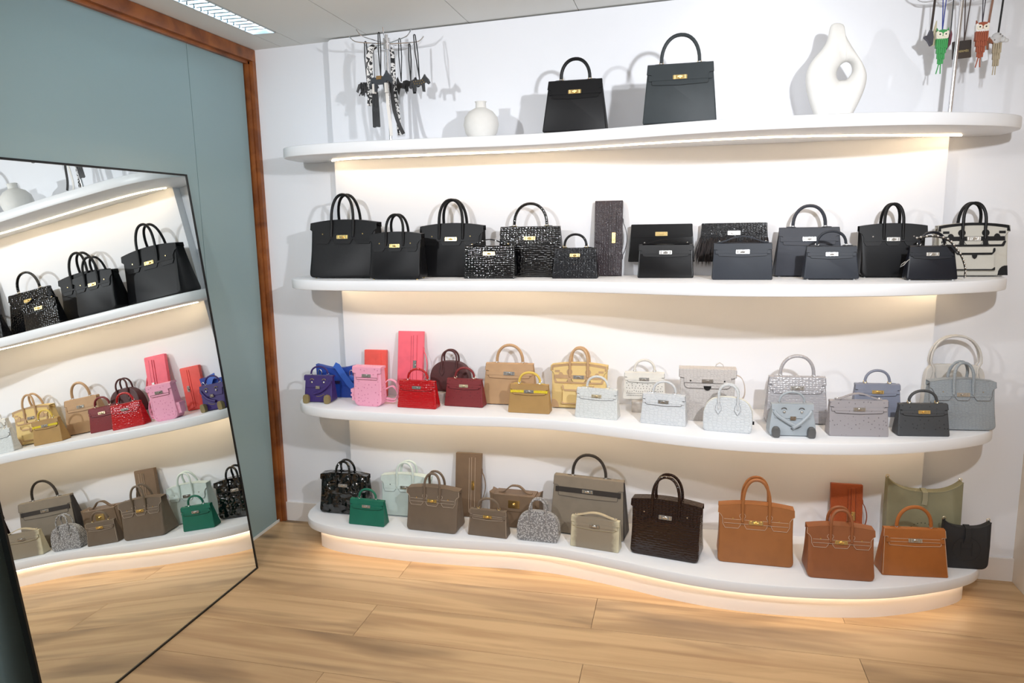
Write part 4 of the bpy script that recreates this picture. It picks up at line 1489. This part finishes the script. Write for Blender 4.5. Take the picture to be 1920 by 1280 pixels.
def holed_vase(loc):
    # flattened body swept round the opening: outer outline and hole outline, joined front and back
    out = catmull([(-.052, 0, 0), (-.085, 0, .08), (-.102, 0, .16), (-.088, 0, .215), (-.05, 0, .262), (-.034, 0, .295), (-.022, 0, .345), (.016, 0, .343), (.026, 0, .305), (.056, 0, .25), (.092, 0, .19), (.104, 0, .145), (.09, 0, .085), (.052, 0, 0)], 4)
    out = [(p[0], p[2]) for p in out]
    n = len(out)
    hc, ha, hb, hr_ = (.030, .180), .025, .034, -.45
    cx_, cz_ = hc
    hole = []
    for x, z in out:
        a = math.atan2(z - cz_, x - cx_)
        a2 = a - hr_
        rr = ha * hb / math.sqrt((hb * math.cos(a2)) ** 2 + (ha * math.sin(a2)) ** 2)
        hole.append((cx_ + rr * math.cos(a), cz_ + rr * math.sin(a)))
    prof = [(0.0, 0.0), (.015, .34), (.06, .6), (.16, .84), (.34, 1.0), (.55, .98), (.78, .8), (.93, .5), (1.0, .0)]
    rings = []
    for sgn in (-1, 1):
        pr = prof if sgn < 0 else list(reversed(prof))[1:-1]
        for t, d in pr:
            ring = []
            for (x, z), (hx_, hz_) in zip(out, hole):
                zz = z + (hz_ - z) * t
                th = .042 * (1 - .62 * max(0, (zz - .2) / .15)) * (1 if zz > .02 else .9)
                if d == 0:
                    d_ = 0
                else:
                    d_ = d
                ring.append((x + (hx_ - x) * t, sgn * d_ * max(th, .014), max(zz, 0)))
            rings.append(ring)
    m = MB()
    rings.append(rings[0])
    m.rings([list(reversed(r)) for r in rings], False, False)
    return m.build('holed_vase', CERAM, loc=loc, ang=60)


hv = holed_vase((2.515, -.25, T4))
tag(hv, 'large matte white vase pierced by an oval hole', 'vase')

# ------------------------------------------------------------------ charm stand, left
PXs, PYs = .757, -.22
ls = thing('charm_stand', 'chrome charm stand with hooked arms at the left of the topmost shelf', 'stand', (PXs, PYs, T4))
m = MB()
m.lathe([(.05, 0), (.05, .004), (.012, .007), (.009, .01)], 24)
m.build('base', CHROME, ls)
MB().tube([(0, 0, .005), (0, 0, .445)], .0065, 12).build('pole', CHROME, ls)
MB().tube([(0, 0, .385), (0, 0, .43)], .015, 14).build('hub', CHROME, ls)
arms = []
for k in range(8):
    a = 2 * PI * k / 8 + .30
    d = (math.cos(a), math.sin(a))
    L_ = .155 if abs(d[1]) < .9 else .145
    pts = [(0, 0, .408), (d[0] * L_ * .5, d[1] * L_ * .5, .412), (d[0] * L_ * .85, d[1] * L_ * .85, .418), (d[0] * L_, d[1] * L_, .438)]
    MB().tube(catmull(pts, 3), .0022, 6).build('arm', CHROME, ls)
    arms.append(d)
BSH = plain('charm_black', (22, 22, 25), .45)
CHW = plain('charm_white', (224, 220, 214), .5)
HORSE = [(-.030, .004), (-.026, -.028), (-.018, -.028), (-.016, -.006), (.010, -.006), (.014, -.032), (.022, -.032), (.021, .002), (.030, .004), (.038, -.004), (.046, .002), (.040, .016), (.028, .028), (.024, .036), (.018, .026), (.010, .016), (-.016, .016), (-.026, .018), (-.036, .014), (-.046, -.014), (-.040, -.018)]
# loop k hangs from a point along an arm
CG = 'charms on the left stand'


def LX(c):
    return .5506 + .000412 * c


def LZ(c):
    return 2.333 - .000373 * c


def charm(name, label, cx_, cy_, top_y, mat, poly, scale=1.0, yaw=0, cordm=None, group=CG, y=PYs, dx=0.0, cat='bag charm', split=.006, X=LX, Z=LZ, th=.012):
    x, z = X(cx_), Z(cy_)
    x += (PYs - y) * .38
    o_ = thing(name, label, cat, (x, y, z), yaw, group=group)
    zt = Z(top_y) - z
    m_ = MB()
    m_.prism_y(list(reversed([(p[0] * scale, p[1] * scale) for p in reversed(poly)])), -th / 2, th / 2)
    m_.build('body', mat, o_, 50)
    if cordm:
        c_ = MB()
        ms = max(p[1] for p in poly) * scale * .5
        for q in (-1, 1):
            c_.tube([(0, 0, ms), (q * split + dx * .6, 0, ms + (zt - ms) * .6), (q * split * .6 + dx, 0, zt)], .0023, 6)
        c_.tube([(-split * .6 + dx, 0, zt), (dx, 0, zt + .003), (split * .6 + dx, 0, zt)], .0023, 6)
        c_.build('cord', cordm, o_)
    return o_


def rev(poly):
    return [(x, z) for x, z in reversed(poly)]


HORSE_C = rev(HORSE)
o = charm('horse_charm', 'black horse charm with a shaggy mane, leftmost on its stand', 268, 650, 150, BSH, HORSE_C, 1.05, 12, BSH)
m = MB()
for k in range(26):
    x = random.uniform(-.028, .026)
    m.tube([(x, -.007, .022), (x + random.uniform(-.008, .008), -.011, .0), (x + random.uniform(-.012, .012), -.012, -.028 + random.uniform(-.01, .012))], .0022, 5)
f = m.build('mane', BSH, o)
f['kind'] = 'stuff'
o = charm('horse_charm', 'dark grey horse charm with white legs and a gold saddle', 425, 628, 105, plain('charm_grey', (58, 62, 68), .45), HORSE_C, 1.25, -10, BSH, y=PYs - .055)
m = MB()
m.box(-.018, .006, -.0085, .0085, .012, .026)
m.build('saddle', plain('saddle_ochre', (140, 108, 60), .5), o)
MB().box(-.040, -.030, -.0075, .0075, -.042, -.004).build('leg', CHW, o)
MB().box(.020, .030, -.0075, .0075, -.042, -.004).build('leg', CHW, o)
o = charm('bat_charm', 'small matte black winged charm hanging right of the chrome pole', 640, 630, 115, BSH, rev([(-.020, .03), (-.014, .038), (-.006, .016), (.006, .012), (.022, .018), (.030, .008), (.022, -.034), (.014, -.012), (.004, -.008), (-.004, -.008), (-.012, -.040), (-.022, -.008)]), 1.0, 20, BSH, y=PYs + .045, th=.008)
o = charm('horse_charm', 'plain black horse charm on a doubled cord, beside the studded one', 745, 650, 215, BSH, HORSE_C, .98, 55, BSH, y=PYs)
o = charm('horse_charm', 'black horse charm covered in gold studs, rightmost on its stand', 838, 672, 160, BSH, HORSE_C, 1.0, -4, BSH, dx=-.016, y=PYs - .06)
for x, z in [(-.024, .008), (-.014, .010), (-.004, .010), (.006, .010), (.016, .012), (-.020, 0), (-.009, 0), (.002, 0), (.012, 0), (.022, .004)]:
    MB().ball((x, -.0062, z), .0026, 7, 4).build('stud', GOLD, o)


def scarfmat():
    m_, nt, p = newmat('scarf_print')
    L = nt.links.new
    tc = N(nt, 'ShaderNodeTexCoord')
    n = N(nt, 'ShaderNodeTexNoise')
    n.inputs['Scale'].default_value = 55
    n.inputs['Detail'].default_value = 1
    n.inputs['Distortion'].default_value = 1.5
    L(tc.outputs['Object'], n.inputs['Vector'])
    cr = N(nt, 'ShaderNodeValToRGB')
    cr.color_ramp.interpolation = 'CONSTANT'
    cr.color_ramp.elements[0].color = lin((20, 20, 24))
    cr.color_ramp.elements[1].position = .48
    cr.color_ramp.elements[1].color = lin((226, 224, 222))
    L(n.outputs['Fac'], cr.inputs[0])
    L(cr.outputs[0], p.inputs['Base Color'])
    p.inputs['Roughness'].default_value = .5
    return m_


SCARF = scarfmat()


def ribbon(name, label, pts, w, mat, y, cat='scarf', wd=(1, .25, 0), extra=None):
    p3 = catmull([(LX(a), y + .004 * math.sin(i * 1.7), LZ(b)) for i, (a, b) in enumerate(pts)], 5)
    p0 = Vector(p3[-1])
    m_ = MB().strap([Vector(p) - p0 for p in p3], w, .0022, wd)
    o_ = m_.build(name, mat, loc=p0)
    return tag(o_, label, cat, CG)


ribbon('silk_scarf', 'black and white printed scarf looped left of the chrome pole', [(400, 215), (360, 235), (335, 300), (330, 450), (325, 600), (322, 740), (318, 860)], .026, SCARF, PYs - .025)
ribbon('silk_scarf', 'narrow black and white printed scarf hanging beside the chrome pole', [(500, 205), (530, 260), (540, 400), (545, 600), (555, 800), (570, 1000), (585, 1180)], .018, SCARF, PYs + .02)
o = ribbon('leather_strap', 'long black leather strap hanging right of the chrome pole', [(545, 540), (555, 640), (570, 800), (590, 940), (625, 1080), (668, 1185)], .016, BSH, PYs - .03, 'strap')
o = ribbon('leather_strap', 'long white leather strap hanging in front of the chrome pole', [(470, 590), (505, 625), (520, 700), (525, 850), (532, 1000), (540, 1130), (548, 1205)], .013, CHW, PYs - .038, 'strap')
t_ = thing('tassel', 'flat black leather tassel hanging below the grey horse charm', 'tassel', (LX(388), PYs - .035, LZ(690)), 0, group=CG)
MB().tube([(0, 0, .0), (0, 0, .16)], .0015, 6).build('cord', BSH, t_)
MB().tube([(0, 0, .004), (0, 0, -.02)], .010, 10).build('knot', BSH, t_)
for k in range(9):
    x = -.0145 + k * .0036
    MB().strap([(x * .8, -.002 + .002 * (k % 2), -.012), (x, -.003 + .003 * (k % 2), -.08), (x * 1.05, -.002, -.150 - .006 * random.random())], .0042, .0012, (1, 0, 0)).build('strand', BSH, t_)

# ------------------------------------------------------------------ charm stand, right
rs = thing('charm_stand', 'chrome charm stand cut by the upper edge at the right of the topmost shelf', 'stand', (2.912, -.215, T4))
MB().lathe([(.055, 0), (.055, .003), (.012, .006), (.009, .01)], 24, (.03, .02, 0)).build('base', plain('stand_base_grey', (170, 172, 176), .4), rs)
MB().tube([(0, 0, .003), (.012, 0, .425)], .0075, 12).build('pole', CHROME, rs)
MB().tube([(.012, 0, .40), (.012, 0, .437)], .014, 14).build('hub', CHROME, rs)
for k in range(8):
    a = 2 * PI * k / 8 + .2
    d = (math.cos(a), math.sin(a))
    L_ = .15
    MB().tube(catmull([(.012, 0, .416), (.012 + d[0] * L_ * .5, d[1] * L_ * .5, .418), (.012 + d[0] * L_ * .85, d[1] * L_ * .85, .424), (.012 + d[0] * L_, d[1] * L_, .44)], 3), .0022, 6).build('arm', CHROME, rs)
RG = 'charms on the right stand'


def RX(c):
    return 2.684 + .0002405 * c


def RZ(c):
    return 2.2637 - .000256 * c


CREAM = plain('charm_cream', (232, 224, 206), .5)


def tassel_charm(label, cx_, cy_, main, headm, fore, cordm, eyes=True, w=.020, tails=2, hx=1.0, y=-.235):
    x, z = RX(cx_), RZ(cy_)
    o_ = thing('tassel_charm', label, 'bag charm', (x, y, z), group=RG)
    h = MB()
    h.prism_y(round_poly([(-w * .95, -.014), (0, -.018), (w * .95, -.014), (w * 1.0 * hx, .012), (0, .016), (-w * 1.0 * hx, .012)], .006, 3), -.008, .008)
    h.build('head', headm, o_, 50)
    if eyes:
        MB().prism_y(round_poly([(-.005, -.002), (0, -.007), (.005, -.002), (w * .75, .014), (0, .0165), (-w * .75, .014)], .003, 2), -.0095, .004).build('forehead', fore, o_)
        for sx in (-1, 1):
            MB().cyl_y(sx * .0098, -.001, -.0112, -.0075, .0088, 16).build('eye', CREAM, o_)
            MB().cyl_y(sx * .0095, 0, -.0122, -.0105, .0026, 8).build('pupil', EDGE_K, o_)
            MB().prism_y([(sx * w * .75 - .003, .010), (sx * w * .75 + .004, .010), (sx * w * .95 + .001, .024)], -.004, .004).build('ear', fore, o_)
    zt = RZ(-60) - z
    c_ = MB()
    for q in (-1, 1):
        c_.tube([(0, 0, .010), (q * .006, 0, zt)], .0016, 6)
    c_.build('cord', cordm, o_)
    bz = -.014
    for t in range(4):
        n = 6 - t if t < 3 else 3
        zt0, zt1 = bz - t * .018, bz - t * .018 - .030
        ww = w * (.92 - t * .14)
        for k in range(n):
            xx = -ww + 2 * ww * (k + .5) / n
            MB().box(xx - ww / n * .84, xx + ww / n * .84, -.0085 + t * .0022, .0085 - t * .0022, zt1 - .003 * (k % 2), zt0).build('fringe', main, o_)
    for k in range(tails):
        s_ = -1 if k == 0 else 1
        MB().strap([(s_ * .003, 0, bz - .075), (s_ * .004 - .002, 0, bz - .095), (s_ * .007 - .004, 0, bz - .118)], .0034, .0015, (1, 0, 0)).build('tail', main, o_)
    return o_


def strapcord(o_, dz, dx, mat, w=.006):
    m_ = MB()
    m_.strap([(0, 0, .004), (dx * .5, 0, dz * .5), (dx, 0, dz)], w, .002, (1, 0, 0))
    m_.build('cord', mat, o_)


o = thing('bow_charm', 'dark grey and beige folded leather charm, leftmost on the right stand', 'bag charm', (RX(610), -.215, RZ(500)), 15, group=RG)
MB().prism_y(rev([(-.010, .010), (-.002, .030), (.006, .022), (.010, .004), (.008, -.022), (.002, -.026), (-.008, -.010), (-.022, .002), (-.022, .008)]), -.006, .006).build('body', plain('charm_slate', (78, 76, 84), .5), o, 50)
MB().prism_y([(.004, -.026), (.016, -.024), (.020, .01), (.019, .060), (.009, .020)], -.0035, .0035).build('wing', plain('charm_beige', (206, 196, 164), .5), o)
strapcord(o, .14, .008, plain('cord_espresso', (60, 50, 46), .6), .008)
tassel_charm('green tassel charm with a cream owl-like head on a blue cord', 742, 478, plain('charm_green', (50, 150, 74), .5), CREAM, plain('charm_green', (50, 150, 74), .5), plain('cord_blue', (28, 48, 140), .5))
o = thing('ribbon_charm', 'slim dark red and black leaf charm just left of the chrome pole', 'bag charm', (RX(910), -.19, RZ(560)), 0, group=RG)
MB().prism_y([(-.008, -.020), (.003, -.004), (.006, .03), (.002, .045), (-.004, .02)], -.002, .002).build('body', plain('charm_wine', (104, 40, 52), .5), o)
MB().prism_y([(-.010, -.024), (-.006, -.016), (-.003, .03), (-.006, .05)], -.003, .001).build('leaf', BSH, o)
strapcord(o, .15, .002, BSH, .003)
o = thing('leather_pouch', 'flat dark brown leather tag with gold lettering behind the orange charm', 'bag charm', (RX(1062), -.20, RZ(665)), 0, group=RG)
o.rotation_euler = (0, -.06, 0)
m = MB()
m.prism_y(round_poly([(-.030, -.030), (.030, -.030), (.030, .030), (-.030, .030)], .002, 2), -.003, .003)
m.build('body', plain('pouch_brown', (58, 46, 36), .4), o)
m = MB()
m.prism_y(round_poly([(-.030, 0), (.030, 0), (.030, .030), (-.030, .030)], .002, 2), -.0045, -.003)
m.build('flap', plain('pouch_brown_dark', (46, 37, 30), .4), o)
fc = bpy.data.curves.new('lettering', 'FONT')
fc.body = 'HERM\u00c8S'
fc.size = .010
fc.extrude = .0002
fc.align_x = 'CENTER'
fc.align_y = 'CENTER'
tmp = bpy.data.objects.new('lettering_curve', fc)
COL.objects.link(tmp)
bpy.context.view_layer.update()
tme = bpy.data.meshes.new_from_object(tmp.evaluated_get(bpy.context.evaluated_depsgraph_get()))
bpy.data.objects.remove(tmp)
tx = bpy.data.objects.new('lettering', tme)
COL.objects.link(tx)
tx.parent = o
tx.location = (.004, -.0034, -.006)
tx.rotation_euler = (PI / 2, 0, 0)
tme.materials.clear()
tme.materials.append(plain('foil_gold', (206, 190, 130), .35, .6))
MB().tube([(.008, 0, .026), (.010, 0, .17)], .0018, 6).tube([(.008, 0, .026), (.028, 0, .17)], .0018, 6).build('cord', plain('cord_brown', (74, 58, 54), .6), o)
tassel_charm('rust orange tassel charm with a white fox-like head', 1222, 440, plain('charm_rust', (150, 72, 42), .5), plain('charm_offwhite', (230, 226, 222), .5), plain('charm_rust', (150, 72, 42), .5), plain('cord_dark', (60, 54, 62), .6), w=.0215, y=-.262)
o = thing('horse_charm', 'brown leather horse charm with a clear tag hanging below it', 'bag charm', (RX(1352), -.21, RZ(620)), -30, group=RG)
m = MB()
m.prism_y(list(reversed([(p[0] * .55, p[1] * .62) for p in HORSE])), -.007, .007)
m.build('body', plain('charm_brown', (140, 84, 56), .45), o, 50)
strapcord(o, .16, .014, plain('cord_tan', (136, 96, 76), .5), .007)
MB().prism_y(round_poly([(-.004, -.058), (.014, -.054), (.010, -.020), (-.006, -.022)], .003, 2), -.001, .001).build('tag', plain('tag_clear', (224, 226, 230), .3), o)
for sx in (-.4, .6):
    MB().ball((-.014, -.008, .006 * sx), .0026, 7, 4).build('stud', SILVER, o)
GRY = plain('charm_pale', (206, 206, 206), .6)
o = thing('tassel_charm', 'pale fluffy charm with beige tassel, rightmost on the right stand', 'bag charm', (RX(1505), -.215, RZ(560)), 0, group=RG)
m = MB()
for (x, z, r) in ((-.018, -.004, .014), (-.002, .006, .017), (.016, -.004, .012), (.028, -.008, .008), (-.004, -.006, .015)):
    m.ball((x, 0, z), r, 12, 7, (1, .6, .85))
m.build('head', GRY, o, 60)
for p_ in ((.004, .012), (.012, .006), (-.012, -.006)):
    MB().ball((p_[0], -.0105, p_[1]), .0018, 6, 4).build('eye', EDGE_K, o)
strapcord(o, .18, .010, BSH, .006)
TB = plain('tassel_beige', (170, 156, 130), .5)
for t in range(3):
    for k in range(4 - t // 2):
        n = 4 - t // 2
        ww = .014 - t * .002
        xx = -ww + 2 * ww * (k + .5) / n
        MB().box(xx - ww / n * .8, xx + ww / n * .8, -.005 + t * .0008, .005 - t * .0008, -.014 - t * .022 - .034, -.014 - t * .022).build('fringe', TB, o)
for s_ in (-1, 1):
    MB().strap([(s_ * .003 - .002, 0, -.088), (s_ * .004 - .003, 0, -.122)], .003, .0015, (1, 0, 0)).build('tail', TB, o)
